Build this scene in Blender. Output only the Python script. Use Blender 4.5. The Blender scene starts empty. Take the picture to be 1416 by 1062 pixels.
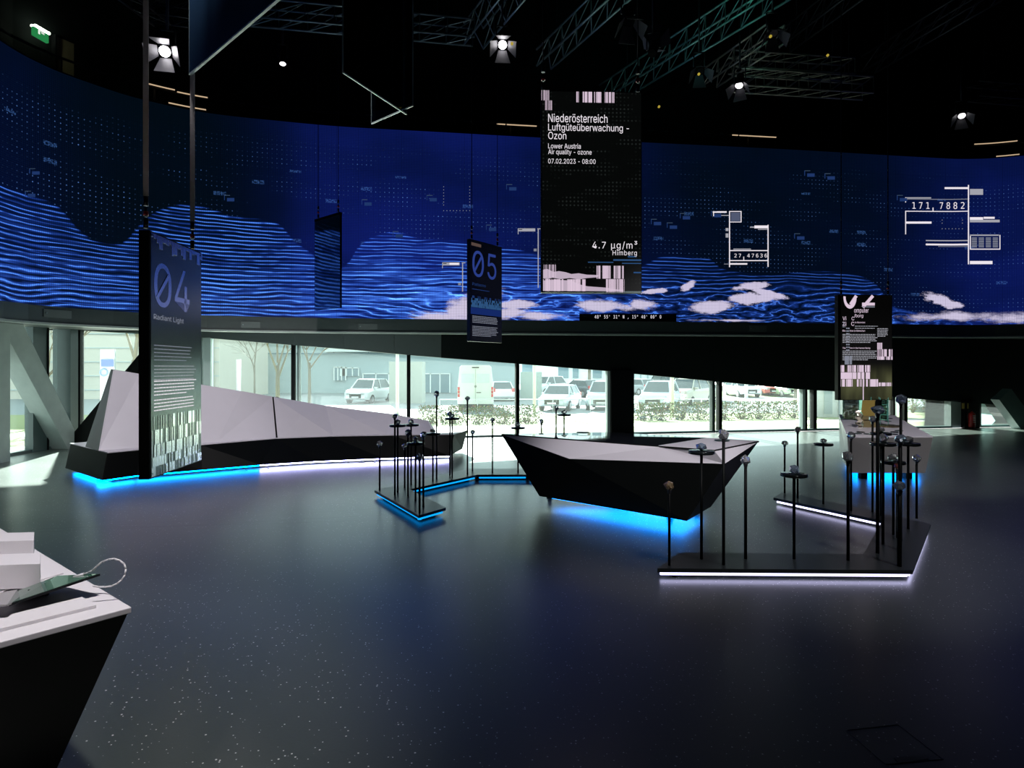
import bpy, bmesh, math, random
from mathutils import Vector, Matrix
random.seed(7)
scene = bpy.context.scene
COL = scene.collection
# ------------------------------------------------------------------ camera, world, sun, exposure
F0, CX, HY, HC = 880.0, 708.0, 508.0, 1.8      # focal in px, centre column, horizon row, eye height
cam_d = bpy.data.cameras.new('camera'); cam = bpy.data.objects.new('camera', cam_d); COL.objects.link(cam)
cam.location = (0, 0, HC); cam.rotation_euler = (math.pi / 2, 0, 0)
cam_d.sensor_width = 36; cam_d.lens = F0 / 1416 * 36; cam_d.shift_y = -(531 - HY) / 1416
cam_d.clip_start = .05; cam_d.clip_end = 500
scene.camera = cam
scene.view_settings.view_transform = 'Standard'; scene.view_settings.look = 'None'
scene.view_settings.exposure = 0.0; scene.view_settings.gamma = 1; scene.view_settings.use_curve_mapping = False
world = bpy.data.worlds.new('world'); scene.world = world; world.use_nodes = True
bg = world.node_tree.nodes['Background']; bg.inputs[0].default_value = (.82, .96, 1, 1); bg.inputs[1].default_value = 2.2
sun_d = bpy.data.lights.new('sun', 'SUN'); sun_d.energy = 44; sun_d.angle = .02; sun_d.color = (1, .97, .93)
sun = bpy.data.objects.new('sun', sun_d); COL.objects.link(sun); sun.location = (-6, 40, 20)
sun.rotation_euler = Vector((.25, -1, -.475)).to_track_quat('-Z', 'Y').to_euler()
def lamp_spot(loc, target, power, size, blend=.6, color=(1, .95, .98), radius=.08):
    d = bpy.data.lights.new('spot_light', 'SPOT'); d.energy = power; d.spot_size = math.radians(size); d.spot_blend = blend
    d.color = color; d.shadow_soft_size = radius
    o = bpy.data.objects.new('spot_light', d); COL.objects.link(o); o.location = loc
    o.rotation_euler = (Vector(target) - Vector(loc)).to_track_quat('-Z', 'Y').to_euler()
    return o
# ------------------------------------------------------------------ geometry helpers
def P(px, py, Y): return Vector(((px - CX) / F0 * Y, Y, HC + (HY - py) / F0 * Y))
def FL(px, py, z=0.0):
    Y = (HC - z) * F0 / (py - HY); return Vector(((px - CX) / F0 * Y, Y, z))
class MB:
    def __init__(s): s.v = []; s.f = []; s.sm = []; s.uv = None
    def add(s, vs, fs, smooth=False):
        n = len(s.v); s.v += [Vector(p) for p in vs]
        for f in fs: s.f.append([n + i for i in f]); s.sm.append(smooth)
        return s
    def box(s, x0, y0, z0, x1, y1, z1):
        return s.add([(x0,y0,z0),(x1,y0,z0),(x1,y1,z0),(x0,y1,z0),(x0,y0,z1),(x1,y0,z1),(x1,y1,z1),(x0,y1,z1)],
                     [(0,3,2,1),(4,5,6,7),(0,1,5,4),(1,2,6,5),(2,3,7,6),(3,0,4,7)])
    def obox(s, c, ax, ay, az):            # centre and three half-axis vectors
        c = Vector(c); ax = Vector(ax); ay = Vector(ay); az = Vector(az)
        vs = [c + i*ax + j*ay + k*az for k in (-1, 1) for (i, j) in ((-1,-1),(1,-1),(1,1),(-1,1))]
        return s.add(vs, [(0,3,2,1),(4,5,6,7),(0,1,5,4),(1,2,6,5),(2,3,7,6),(3,0,4,7)])
    def beam(s, a, b, w, h, up=(0,0,1)):    # box bar between two points
        a = Vector(a); b = Vector(b); d = b - a; u = Vector(up)
        if abs(d.normalized().dot(u)) > .98: u = Vector((1, 0, 0))
        r = d.cross(u).normalized(); t = r.cross(d).normalized()
        return s.obox((a + b) / 2, d / 2, r * w / 2, t * h / 2)
    def tube(s, a, b, r, n=8, r2=None, caps=True, smooth=True):
        a = Vector(a); b = Vector(b); d = (b - a).normalized(); r2 = r if r2 is None else r2
        u = Vector((0,0,1)) if abs(d.z) < .9 else Vector((1,0,0)); p = d.cross(u).normalized(); q = d.cross(p)
        vs = [c + (p * math.cos(2*math.pi*i/n) + q * math.sin(2*math.pi*i/n)) * rr for c, rr in ((a, r), (b, r2)) for i in range(n)]
        s.add(vs, [(i, (i+1) % n, n + (i+1) % n, n + i) for i in range(n)], smooth)
        if caps:
            k = len(s.v) - 2*n
            s.f.append([k + i for i in reversed(range(n))]); s.sm.append(False); s.f.append([k + n + i for i in range(n)]); s.sm.append(False)
        return s
    def path(s, pts, r, n=6):
        for a, b in zip(pts, pts[1:]): s.tube(a, b, r, n)
        return s
    def prism(s, poly, z0, z1):            # poly = list of (x,y)
        n = len(poly); vs = [(x, y, z0) for x, y in poly] + [(x, y, z1) for x, y in poly]
        return s.add(vs, [list(reversed(range(n))), [n + i for i in range(n)]] + [(i, (i+1) % n, n + (i+1) % n, n + i) for i in range(n)])
    def lathe(s, prof, c=(0,0,0), n=16):   # prof = (r,z)
        c = Vector(c); k = len(prof)
        vs = [c + Vector((r*math.cos(2*math.pi*i/n), r*math.sin(2*math.pi*i/n), z)) for i in range(n) for r, z in prof]
        return s.add(vs, [(i*k+j, ((i+1) % n)*k+j, ((i+1) % n)*k+j+1, i*k+j+1) for i in range(n) for j in range(k-1)], True)
    def build(s, name, mat, parent=None, world=True, bevel=0, fix=True):
        off = Vector((0, 0, 0))
        if parent is not None and world:
            p = parent
            while p is not None: off += Vector(p.location); p = p.parent
        me = bpy.data.meshes.new(name)
        me.from_pydata([v - off for v in s.v], [], s.f)
        me.polygons.foreach_set('use_smooth', s.sm)
        if s.uv:
            ul = me.uv_layers.new(name='UVMap')
            for li, lo in enumerate(me.loops): ul.data[li].uv = s.uv[lo.vertex_index]
        if fix:
            bm = bmesh.new(); bm.from_mesh(me); bmesh.ops.recalc_face_normals(bm, faces=bm.faces); bm.to_mesh(me); bm.free()
        me.materials.append(mat)
        o = bpy.data.objects.new(name, me); COL.objects.link(o); o.parent = parent
        if bevel:
            m = o.modifiers.new('bevel', 'BEVEL'); m.width = bevel; m.segments = 2; m.limit_method = 'ANGLE'
        return o
def tag(o, label=None, cat=None, group=None, kind=None):
    if label: o['label'] = label
    if cat: o['category'] = cat
    if group: o['group'] = group
    if kind: o['kind'] = kind
    return o
def thing(name, label, cat, loc=(0,0,0), group=None):
    o = bpy.data.objects.new(name, None); COL.objects.link(o); o.location = loc; o.empty_display_size = .1
    return tag(o, label, cat, group)
def struct(o): o['kind'] = 'structure'; return o
def copy_tree(o, parent=None):
    c = o.copy(); COL.objects.link(c); c.parent = parent
    for ch in [x for x in COL.objects if x.parent == o]: copy_tree(ch, c)
    return c
# ------------------------------------------------------------------ shader expression helper
class N:
    def __init__(s, nt, sock): s.nt = nt; s.s = sock
    def _m(s, op, *a):
        n = s.nt.nodes.new('ShaderNodeMath'); n.operation = op
        for i, x in enumerate((s,) + a):
            if isinstance(x, N): s.nt.links.new(x.s, n.inputs[i])
            else: n.inputs[i].default_value = x
        return N(s.nt, n.outputs[0])
    def __add__(s, o): return s._m('ADD', o)
    __radd__ = __add__
    def __mul__(s, o): return s._m('MULTIPLY', o)
    __rmul__ = __mul__
    def __sub__(s, o): return s._m('SUBTRACT', o)
    def __rsub__(s, o): return (s * -1) + o
    def __truediv__(s, o): return s._m('DIVIDE', o)
    def fr(s): return s._m('FRACT')
    def ab(s): return s._m('ABSOLUTE')
    def floor(s): return s._m('FLOOR')
    def lt(s, o): return s._m('LESS_THAN', o)
    def gt(s, o): return s._m('GREATER_THAN', o)
    def mx(s, o): return s._m('MAXIMUM', o)
    def mn(s, o): return s._m('MINIMUM', o)
    def sqrt(s): return s._m('SQRT')
    def sin(s): return s._m('SINE')
    def pw(s, o): return s._m('POWER', o)
    def step(s, a, b, c=0.0, d=1.0):       # smoothstep a..b -> c..d
        n = s.nt.nodes.new('ShaderNodeMapRange'); n.interpolation_type = 'SMOOTHSTEP'
        s.nt.links.new(s.s, n.inputs[0])
        for i, x in enumerate((a, b, c, d)):
            if isinstance(x, N): s.nt.links.new(x.s, n.inputs[i+1])
            else: n.inputs[i+1].default_value = x
        return N(s.nt, n.outputs[0])
def mat_new(name):
    m = bpy.data.materials.new(name); m.use_nodes = True
    return m, m.node_tree, m.node_tree.nodes['Principled BSDF']
def comb(nt, x, y, z=0.0):
    n = nt.nodes.new('ShaderNodeCombineXYZ')
    for i, v in enumerate((x, y, z)):
        if isinstance(v, N): nt.links.new(v.s, n.inputs[i])
        else: n.inputs[i].default_value = v
    return n.outputs[0]
def noise(nt, vec, scale=1.0, detail=2.0, rough=.5):
    n = nt.nodes.new('ShaderNodeTexNoise'); nt.links.new(vec, n.inputs['Vector']); n.inputs['Scale'].default_value = scale
    n.inputs['Detail'].default_value = detail; n.inputs['Roughness'].default_value = rough
    return N(nt, n.outputs[0])
def white(nt, vec):
    n = nt.nodes.new('ShaderNodeTexWhiteNoise'); n.noise_dimensions = '2D'; nt.links.new(vec, n.inputs['Vector']); return N(nt, n.outputs[0])
def coords(nt, kind='Object'):
    n = nt.nodes.new('ShaderNodeTexCoord'); sp = nt.nodes.new('ShaderNodeSeparateXYZ'); nt.links.new(n.outputs[kind], sp.inputs[0])
    return n.outputs[kind], N(nt, sp.outputs[0]), N(nt, sp.outputs[1]), N(nt, sp.outputs[2])
def rgb(nt, r, g, b): return comb(nt, r, g, b)
def mixc(nt, fac, a, b):
    n = nt.nodes.new('ShaderNodeMix'); n.data_type = 'RGBA'
    if isinstance(fac, N): nt.links.new(fac.s, n.inputs[0])
    else: n.inputs[0].default_value = fac
    for i, x in ((6, a), (7, b)):
        if isinstance(x, tuple): n.inputs[i].default_value = (*x, 1)
        else: nt.links.new(x, n.inputs[i])
    return n.outputs[2]
def M(name, col, rough=.5, metal=0.0, var=.12, scale=6.0, bump=0.0, spec=.5, coat=0.0):
    m, nt, b = mat_new(name)
    v, x, y, z = coords(nt)
    n = noise(nt, v, scale, 3)
    dark = tuple(c * (1 - var) for c in col); lite = tuple(min(1, c * (1 + var)) for c in col)
    nt.links.new(mixc(nt, n, dark, lite), b.inputs['Base Color'])
    b.inputs['Roughness'].default_value = rough; b.inputs['Metallic'].default_value = metal
    b.inputs['Specular IOR Level'].default_value = spec; b.inputs['Coat Weight'].default_value = coat
    if bump:
        bn = nt.nodes.new('ShaderNodeBump'); bn.inputs['Strength'].default_value = bump; bn.inputs['Distance'].default_value = .005
        nn = noise(nt, v, scale * 20, 2); nt.links.new(nn.s, bn.inputs['Height']); nt.links.new(bn.outputs[0], b.inputs['Normal'])
    return m
def EM(name, col, strength):
    m, nt, b = mat_new(name); b.inputs['Base Color'].default_value = (0, 0, 0, 1)
    b.inputs['Emission Color'].default_value = (*col, 1); b.inputs['Emission Strength'].default_value = strength; b.inputs['Specular IOR Level'].default_value = 0
    return m
def out_mix(m, nt, fac, a, b):
    mx = nt.nodes.new('ShaderNodeMixShader')
    if isinstance(fac, N): nt.links.new(fac.s, mx.inputs[0])
    elif isinstance(fac, float): mx.inputs[0].default_value = fac
    else: nt.links.new(fac, mx.inputs[0])
    nt.links.new(a, mx.inputs[1]); nt.links.new(b, mx.inputs[2])
    return mx.outputs[0]
# ------------------------------------------------------------------ materials
BLACK = M('black_paint', (.0015, .0022, .0021), .5, spec=.10)
BLACKG = M('black_gloss', (.006, .008, .009), .12)
DARKM = M('dark_metal', (.02, .022, .024), .4, .6)
LILAC = M('pale_lacquer', (.62, .60, .65), .42, var=.03)
PUTTY = M('putty_lacquer', (.33, .32, .32), .45, var=.03)
WHITE = M('white_paint', (.7, .68, .7), .45, var=.03)
CONC = M('concrete', (.23, .27, .26), .6, var=.25, scale=3, bump=.3)
WALLM = M('black_wall', (.004, .006, .006), .8, var=.3, scale=2, spec=.12)
SOFF = M('dark_panel', (.045, .06, .058), .55, var=.1, scale=2)
FASC = M('fascia_paint', (.05, .065, .062), .4, var=.1)
FRAMEM = M('window_frame_paint', (.035, .06, .058), .35)
STEEL = M('steel_chord', (.25, .32, .31), .35, .8)
WARMST = M('steel_chord_warm', (.35, .32, .26), .35, .8)
STRAP = M('grey_webbing', (.5, .48, .48), .7, bump=.4)
RED = M('red_paint', (.42, .02, .015), .35)
OCHRE = M('ochre_board', (.30, .22, .05), .5)
RUBBER = M('black_rubber', (.015, .015, .015), .8)
def mirror(name, col, rough): return M(name, col, rough, 1.0, var=.02)
CHROME = mirror('mirror_ink', (.85, .85, .9), .06)
# panes
def pane_mat(name, tint, haze, fres=1.0):
    m, nt, b = mat_new(name); nt.nodes.remove(b)
    tr = nt.nodes.new('ShaderNodeBsdfTransparent'); tr.inputs[0].default_value = (*tint, 1)
    gl = nt.nodes.new('ShaderNodeBsdfGlossy'); gl.inputs['Roughness'].default_value = .01
    fr = nt.nodes.new('ShaderNodeFresnel'); fr.inputs[0].default_value = 1.45
    o1 = out_mix(m, nt, N(nt, fr.outputs[0]) * fres, tr.outputs[0], gl.outputs[0])
    if haze:
        tl = nt.nodes.new('ShaderNodeBsdfTranslucent'); tl.inputs[0].default_value = (.75, .95, .9, 1)  # translucent film added for the hazy veil over the outside
        v, x, y, z = coords(nt)
        o1 = out_mix(m, nt, noise(nt, v, .8, 3) * haze + haze * .5, o1, tl.outputs[0])
    nt.links.new(o1, nt.nodes['Material Output'].inputs[0]); return m
PANE = pane_mat('window_glass', (.80, .97, .92), .015)
THIN = pane_mat('hanging_glass', (.80, .90, .90), 0)
CASEG = pane_mat('case_glass', (.72, .95, .86), 0)
EDGE = M('glass_edge', (.5, .6, .58), .3)
GEDGE = M('green_glass_edge', (.12, .42, .33), .2)
def crystal_mat(name, tint):
    m, nt, b = mat_new(name)
    b.inputs['Base Color'].default_value = (*tint, 1); b.inputs['Transmission Weight'].default_value = .72
    b.inputs['Roughness'].default_value = 0; b.inputs['IOR'].default_value = 1.62
    gl = nt.nodes.new('ShaderNodeBsdfGlossy'); gl.inputs[0].default_value = (*(min(1, c * .5 + .5) for c in tint), 1); gl.inputs['Roughness'].default_value = .04
    nt.links.new(out_mix(m, nt, .5, b.outputs[0], gl.outputs[0]), nt.nodes['Material Output'].inputs[0])
    return m
CRYS = crystal_mat('clear_crystal', (.95, .97, 1)); CRYSB = crystal_mat('bluish_crystal', (.62, .78, 1)); CRYSR = crystal_mat('red_crystal', (1, .25, .2))
CRYSA = crystal_mat('amber_crystal', (1, .72, .4))
WHITE_TXT = EM('white_pixels', (1, .93, 1), .85); DIM_TXT = EM('dim_pixels', (.75, .8, 1), .28); PINK_TXT = EM('pink_pixels', (.95, .75, .92), .75)
OFFW = EM('grey_pixels', (.8, .8, .9), .45); BLUE_TXT = EM('blue_pixels', (.06, .16, .6), .22)
# floor ---------------------------------------------------------------
def floor_mat():
    m, nt, b = mat_new('speckled_floor')
    v, x, y, z = coords(nt)
    big = noise(nt, v, .35, 4); fine = noise(nt, v, 60, 2)
    vo = nt.nodes.new('ShaderNodeTexVoronoi'); vo.inputs['Scale'].default_value = 42; nt.links.new(v, vo.inputs['Vector'])
    sep = nt.nodes.new('ShaderNodeSeparateColor'); nt.links.new(vo.outputs['Color'], sep.inputs[0])
    speck = N(nt, vo.outputs['Distance']).lt(N(nt, sep.outputs[0]) * .20) * N(nt, sep.outputs[1]).gt(.4)
    c = mixc(nt, big, (.022, .031, .025), (.036, .047, .038))
    c = mixc(nt, fine * .3, c, (.09, .1, .1))
    c = mixc(nt, speck * .9, c, (.8, .82, .76))
    # welded sheet joints
    def joint(p, q, w):
        p = Vector(p); q = Vector(q); d = (q - p).normalized(); nx, ny = -d.y, d.x
        wob = (noise(nt, v, .4, 1) - .5) * .25
        return ((x - p.x) * nx + (y - p.y) * ny + wob).ab().lt(w)
    j = joint((-3.55, 7.3), (.48, 8.2), .010).mx(joint((-3.55, 7.55), (.48, 8.75), .006)).mx(joint((2.4, 7.9), (9, 8.6), .01))
    c = mixc(nt, j * .75, c, (.006, .007, .008))
    nt.links.new(c, b.inputs['Base Color'])
    nt.links.new((big.step(.3, .7, .33, .41) + fine * .06).s, b.inputs['Roughness'])
    b.inputs['Specular IOR Level'].default_value = 1.0; b.inputs['Coat Weight'].default_value = .75; b.inputs['Specular Tint'].default_value = (.92, 1, .90, 1); b.inputs['Coat Roughness'].default_value = .27; b.inputs['Coat IOR'].default_value = 1.7
    bn = nt.nodes.new('ShaderNodeBump'); bn.inputs['Strength'].default_value = .12; bn.inputs['Distance'].default_value = .002
    nt.links.new(fine.s, bn.inputs['Height']); nt.links.new(bn.outputs[0], b.inputs['Normal'])
    return m
FLOOR = floor_mat()
# ------------------------------------------------------------------ the curved LED wall
raw = [(-6.6, 4.2), (-7.9, 6.6), (-8.6, 8.9), (-8.85, 11.0), (-8.74, 11.93), (-8.41, 12.60), (-7.83, 13.38), (-6.77, 14.12), (-5.3, 14.60), (-3.88, 14.95),
       (-1.6, 15.3), (.71, 15.65), (3.48, 16.0), (7.2, 16.5), (10.8, 17.07), (12.38, 17.25), (13.6, 17.0), (14.9, 16.2), (16.3, 14.6)]
def catmull(pts, k=8):
    o = []
    for i in range(len(pts) - 1):
        p0, p1, p2, p3 = (Vector(pts[max(i-1, 0)]), Vector(pts[i]), Vector(pts[i+1]), Vector(pts[min(i+2, len(pts)-1)]))
        for j in range(k):
            t = j / k
            o.append(.5 * ((2*p1) + (p2-p0)*t + (2*p0-5*p1+4*p2-p3)*t*t + (3*p1-p0-3*p2+p3)*t**3))
    return o + [Vector(pts[-1])]
SP = catmull(raw); SC = [0.0]
for a, b_ in zip(SP, SP[1:]): SC.append(SC[-1] + (b_ - a).length)
SLEN = SC[-1]; SZ0, SZ1 = 2.95, 7.45
def SNORM(i):
    d = (SP[min(i+1, len(SP)-1)] - SP[max(i-1, 0)]).normalized(); return Vector((d.y, -d.x))   # towards the room
def s_at(px):
    k = (px - CX) / F0
    for i in range(len(SP) - 1, 0, -1):
        a, b_ = SP[i-1], SP[i]; fa = a.x - k*a.y; fb = b_.x - k*b_.y
        if fa <= 0 <= fb or fb <= 0 <= fa:
            t = fa / (fa - fb) if fa != fb else 0; p = a.lerp(b_, t)
            return SC[i-1] + t * (SC[i] - SC[i-1]), p
    return None
def SXY(s, off=0.0):
    s = max(0, min(SLEN - 1e-4, s)); i = 1
    lo, hi = 0, len(SC) - 1
    while hi - lo > 1:
        mid = (lo + hi) // 2
        if SC[mid] <= s: lo = mid
        else: hi = mid
    t = (s - SC[lo]) / (SC[hi] - SC[lo]); p = SP[lo].lerp(SP[hi], t)
    n = SNORM(lo).lerp(SNORM(hi), t).normalized()
    return p + n * off
def SS(px, py):
    s, p = s_at(px); return s, HC + (HY - py) / F0 * p.y
def SX(px): return s_at(px)[0]
def ribbon(z0, z1, off, thick=0.0, step=1):
    mb = MB(); n = len(SP)
    idx = list(range(0, n, step))
    if thick == 0:
        vs = []; uv = []
        for i in idx:
            p = SP[i] + SNORM(i) * off
            vs += [(p.x, p.y, z0), (p.x, p.y, z1)]; uv += [(SC[i], z0 - SZ0), (SC[i], z1 - SZ0)]
        mb.add(vs, [(2*i, 2*i+2, 2*i+3, 2*i+1) for i in range(len(idx)-1)], True); mb.uv = uv
    else:
        vs = []
        for i in idx:
            p = SP[i] + SNORM(i) * off; q = SP[i] + SNORM(i) * (off - thick)
            vs += [(p.x,p.y,z0),(p.x,p.y,z1),(q.x,q.y,z1),(q.x,q.y,z0)]
        k = len(idx)
        mb.add(vs, [(4*i+j, 4*i+4+j, 4*i+4+(j+1) % 4, 4*i+(j+1) % 4) for i in range(k-1) for j in range(4)] + [(0,1,2,3), tuple(4*(k-1)+j for j in (3,2,1,0))])
    return mb
def led_mat():
    m, nt, b = mat_new('led_picture'); nt.nodes.remove(b)
    v, s, h, z = coords(nt, 'UV')
    def curve(pts, dflt=0):               # (px, value 0..1)
        n = nt.nodes.new('ShaderNodeFloatCurve'); c = n.mapping.curves[0]
        pp = sorted((SX(px) / SLEN, val) for px, val in pts)
        c.points[0].location = (0, pp[0][1]); c.points[1].location = (1, pp[-1][1])
        for a_, b__ in pp: c.points.new(a_, b__)
        n.mapping.update(); nt.links.new((s / SLEN).s, n.inputs['Value']); return N(nt, n.outputs[0])
    def hv(px, py): return (SS(px, py)[1] - SZ0) / 4.5
    env = curve([(px, hv(px, py)) for px, py in ((1, 255), (60, 275), (110, 318), (150, 338), (185, 318), (232, 287), (262, 284), (330, 300), (372, 305), (405, 332), (440, 357),
        (458, 372), (492, 345), (520, 326), (545, 321), (580, 330), (640, 334), (700, 342), (760, 355), (880, 368), (920, 354), (975, 356), (1000, 372), (1060, 380), (1120, 375), (1170, 378),
        (1210, 392), (1240, 425), (1300, 436), (1380, 440), (1414, 440))]) * 4.5
    # brightness of the blue field along the wall
    field = curve([(px, val) for px, val in ((1, .16), (150, .04), (260, .04), (380, .30), (460, .85), (600, .95), (740, .65), (900, .20), (1000, .08), (1150, .10), (1260, .28), (1330, .65), (1414, .95))])
    contour_w = curve([(1, .3), (300, .12), (560, .4), (700, .7), (880, .9), (1200, .9), (1414, .9)])
    nlow = noise(nt, comb(nt, s * .45, h * 1.1), 1, 3)
    nmid = noise(nt, comb(nt, s * 1.1, h * 4.0, 3.7), 1, 3, .6)
    nstr = noise(nt, comb(nt, s * .7, h * 16.0, 9.1), 1, 3, .6)
    inm = (env - h).step(-.02, .05)
    depth = (env - h)
    low = h.step(1.3, .25)                # 1 near the bottom
    n2 = noise(nt, comb(nt, s * .55, h * 1.8, 6.1), 1, 5, .5)
    lines_f = h * (low * contour_w * -6.0 + 11.5) + n2 * low * contour_w * 13 + nmid * .3 + nlow * 3.0
    tri = (lines_f.fr() - .5).ab()
    core = tri.step(nlow.step(.3, .7, .15, .27) * (1 - contour_w * .55), .015); halo = tri.step(.5, .0) * (low * .22 + .08)
    frag = noise(nt, comb(nt, s * 1.6, (lines_f).floor() * 3.3, 1.3), 1, 2).step(.36, .5)
    lines = (core * (frag * .8 + .2) + halo) * inm
    streak = nstr.step(.44, .68) * inm * h.step(2.1, .2, 0, 1) * curve([(1, .5), (260, .25), (420, .6), (600, 1), (800, .8), (880, .2), (920, .06), (1200, .05), (1300, .2), (1414, .2)])
    lit = curve([(1, .75), (150, .7), (260, .9), (430, .8), (600, .95), (760, .8), (900, .7), (1000, .6), (1150, .6), (1230, .6), (1300, .3), (1414, .3)])
    bluel = (lines * 1.15 + streak * 1.1) * lit
    # field of dots
    gs, gh = (s * 9.5), (h * 9.5)
    dot = ((gs.fr() - .5) * (gs.fr() - .5) + (gh.fr() - .5) * (gh.fr() - .5)).lt(.012)
    dm = noise(nt, comb(nt, gs.floor() * .06, gh.floor() * .22, 5.5), 1, 3, .6).step(.46, .62) * h.step(4.3, 3.3) * (1 - inm)
    rnd = white(nt, comb(nt, gs.floor(), gh.floor()))
    dots = dot * dm * (rnd * .9 + .1) * .42
    # small ghost blocks
    bs, bh = s * 1.25, h * 3.1
    br = white(nt, comb(nt, bs.floor(), bh.floor() + 31))
    blk = br.gt(.86) * (bs.fr() - .35).ab().lt(.16) * (bh.fr() - .5).ab().lt(.13) * h.lt(3.4) * (1 - inm) * (noise(nt, comb(nt, s * 30, h * 26), 1, 1).step(.35, .6)) * .35
    # clouds
    def ell(px, py, rx, ry, tilt=0.0, soft=.35):
        cs, cz = SS(px, py); cz -= SZ0; Y = s_at(px)[1].y; rx = rx / F0 * Y; ry = ry / F0 * Y
        dx = s - cs; dz = h - cz - dx * tilt
        d = (dx * dx / (rx * rx) + dz * dz / (ry * ry)).sqrt() + (noise(nt, comb(nt, s * 5, h * 12, px), 1, 5, .85) - .5) * 1.3 + (noise(nt, comb(nt, s * 1.6, h * 4, px * 1.7), 1, 2) - .5) * 1.6
        return d.step(1.1, 1.1 - soft)
    cl = None
    for a in ((655, 422, 42, 16, .35, .6), (622, 438, 50, 7, 0, .8), (716, 421, 28, 7, 0, .5), (742, 436, 40, 7, 0, .7), (700, 433, 30, 9, .1, .6), (838, 424, 40, 8, 0, .5), (905, 403, 24, 4, .12, .3), (952, 395, 12, 6, .4, .3),
              (888, 421, 24, 8, 0, .5), (982, 424, 30, 10, .12, .4), (1042, 396, 26, 5, .1, .3), (1058, 404, 28, 5, -.25, .3), (1046, 413, 32, 7, 0, .3), (1303, 417, 28, 8, -.22, .3),
              (1320, 438, 75, 7, 0, .9), (1395, 439, 40, 8, 0, .9), (1010, 443, 60, 2, 0, .9)):
        e = ell(*a); cl = e if cl is None else cl.mx(e)
    # led module grid
    grid = ((s * 2.0).fr() - .5).ab().gt(.485).mx(((h * 2.0).fr() - .5).ab().gt(.49)) * .18
    pix = ((s * 26).fr() - .5).ab().step(.5, .2, .55, 1.0) * ((h * 26).fr() - .5).ab().step(.5, .2, .62, 1.0)
    nf = noise(nt, comb(nt, s * .3, h * .5, 8.0), 1, 3).step(.3, .7, .55, 1.1)
    fieldv = field * nf * (h / 4.5).step(1.15, .0, .8, 1.15)
    r = fieldv * .004 + bluel * .03 + bluel * bluel * .05 + dots * .16 + blk * .06 + .0005
    g = fieldv * .008 + bluel * .125 + bluel * bluel * .13 + dots * .35 + blk * .16 + .0032
    bb = fieldv * .125 + bluel * .95 + dots * .9 + blk * .45 + .0048
    r = (r * (1 - cl) + cl * .66); g = (g * (1 - cl) + cl * .60); bb = (bb * (1 - cl) + cl * .80)
    k = pix * (1 - grid)
    em = nt.nodes.new('ShaderNodeEmission'); nt.links.new(rgb(nt, r * k, g * k, bb * k), em.inputs[0]); em.inputs[1].default_value = 1.15
    gl = nt.nodes.new('ShaderNodeBsdfGlossy'); gl.inputs[0].default_value = (.02, .02, .02, 1); gl.inputs['Roughness'].default_value = .4
    ad = nt.nodes.new('ShaderNodeAddShader'); nt.links.new(em.outputs[0], ad.inputs[0]); nt.links.new(gl.outputs[0], ad.inputs[1])
    nt.links.new(ad.outputs[0], nt.nodes['Material Output'].inputs[0]); return m
# ------------------------------------------------------------------ room shell
def WY(k): return 16.45 / (1 - .185 * k)
def W(px, back=0.0):
    k = (px - CX) / F0; Y = WY(k); return (k * Y - .182 * back, Y + .983 * back)
TOP = [(60, 444.5), (112, 448.5), (192, 457), (282, 467), (405, 477.2), (492, 484), (565, 491), (714, 502.7), (844, 513.3), (875, 516.5), (987, 527), (1112, 538.8), (1160, 541.5), (1255, 550.6), (1415, 562.6), (1560, 574)]
def ztop(px):
    for (a, ya), (b, yb) in zip(TOP, TOP[1:]):
        if px <= b or b == 1560: y = ya + (yb - ya) * (px - a) / (b - a); break
    return HC + (HY - y) / F0 * WY((px - CX) / F0)
struct(MB().add([(-10.6,-8,0),(21,-8,0),(21,20.3,0),(-10.6,14.45,0)], [(0,1,2,3)]).build('floor', FLOOR, fix=False))
struct(MB().box(-14, -8, 12.5, 24, 24, 12.7).build('ceiling', WALLM))
struct(MB().box(-14, -8.2, 0, 24, -8, 12.5).build('wall_back', WALLM))
struct(MB().box(21, -8, 0, 21.2, 20.4, 12.5).build('wall_right', WALLM))
struct(MB().box(-10.8, -8, 0, -10.5, 11.5, 12.5).box(-10.8, 11.5, 2.8, -10.3, 14.45, 12.5).build('wall_left', WALLM))
# the wall over the windows, its lower edge cut to a slope, in panels
cuts = [104, 276, 405, 475, 545, 610, 716, 844, 987, 1113, 1237, 1356, 1520]
wf = thing('wall_front', None, None); struct(wf)
for a, b in zip(cuts, cuts[1:]):
    (xa, ya), (xb, yb) = W(a), W(b); (xc, yc), (xd, yd) = W(a, .3), W(b, .3)
    mids = [p for p, _ in TOP if a < p < b]; pts = [a] + mids + [b]; g = .006
    fr = [W(p) + (ztop(p),) for p in pts]; bk = [W(p, .3) + (ztop(p),) for p in pts]
    fr[0] = (fr[0][0] + g, fr[0][1], fr[0][2])
    n = len(pts); vs = fr + [(fr[-1][0], fr[-1][1], 2.66), (fr[0][0], fr[0][1], 2.66)] + bk + [(bk[-1][0], bk[-1][1], 2.66), (bk[0][0], bk[0][1], 2.66)]
    m = n + 2; mb = MB().add(vs, [list(range(m)), [m + i for i in reversed(range(m))]] + [(i, m+i, m+(i+1) % m, (i+1) % m) for i in range(m)])
    mb.build('header_panel', SOFF if b < 700 else WALLM, wf)  # left panels painted lighter and greener where light falls on them
(xa, ya), (xb, yb) = W(40, .02), W(1600, .02); (xc, yc), (xd, yd) = W(40, .35), W(1600, .35)
MB().add([(xa,ya,2.66),(xb,yb,2.66),(xd,yd,2.66),(xc,yc,2.66),(xa,ya,12.5),(xb,yb,12.5),(xd,yd,12.5),(xc,yc,12.5)], [(0,3,2,1),(4,5,6,7),(0,1,5,4),(1,2,6,5),(2,3,7,6),(3,0,4,7)]).build('upper_wall', WALLM, wf)
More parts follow.
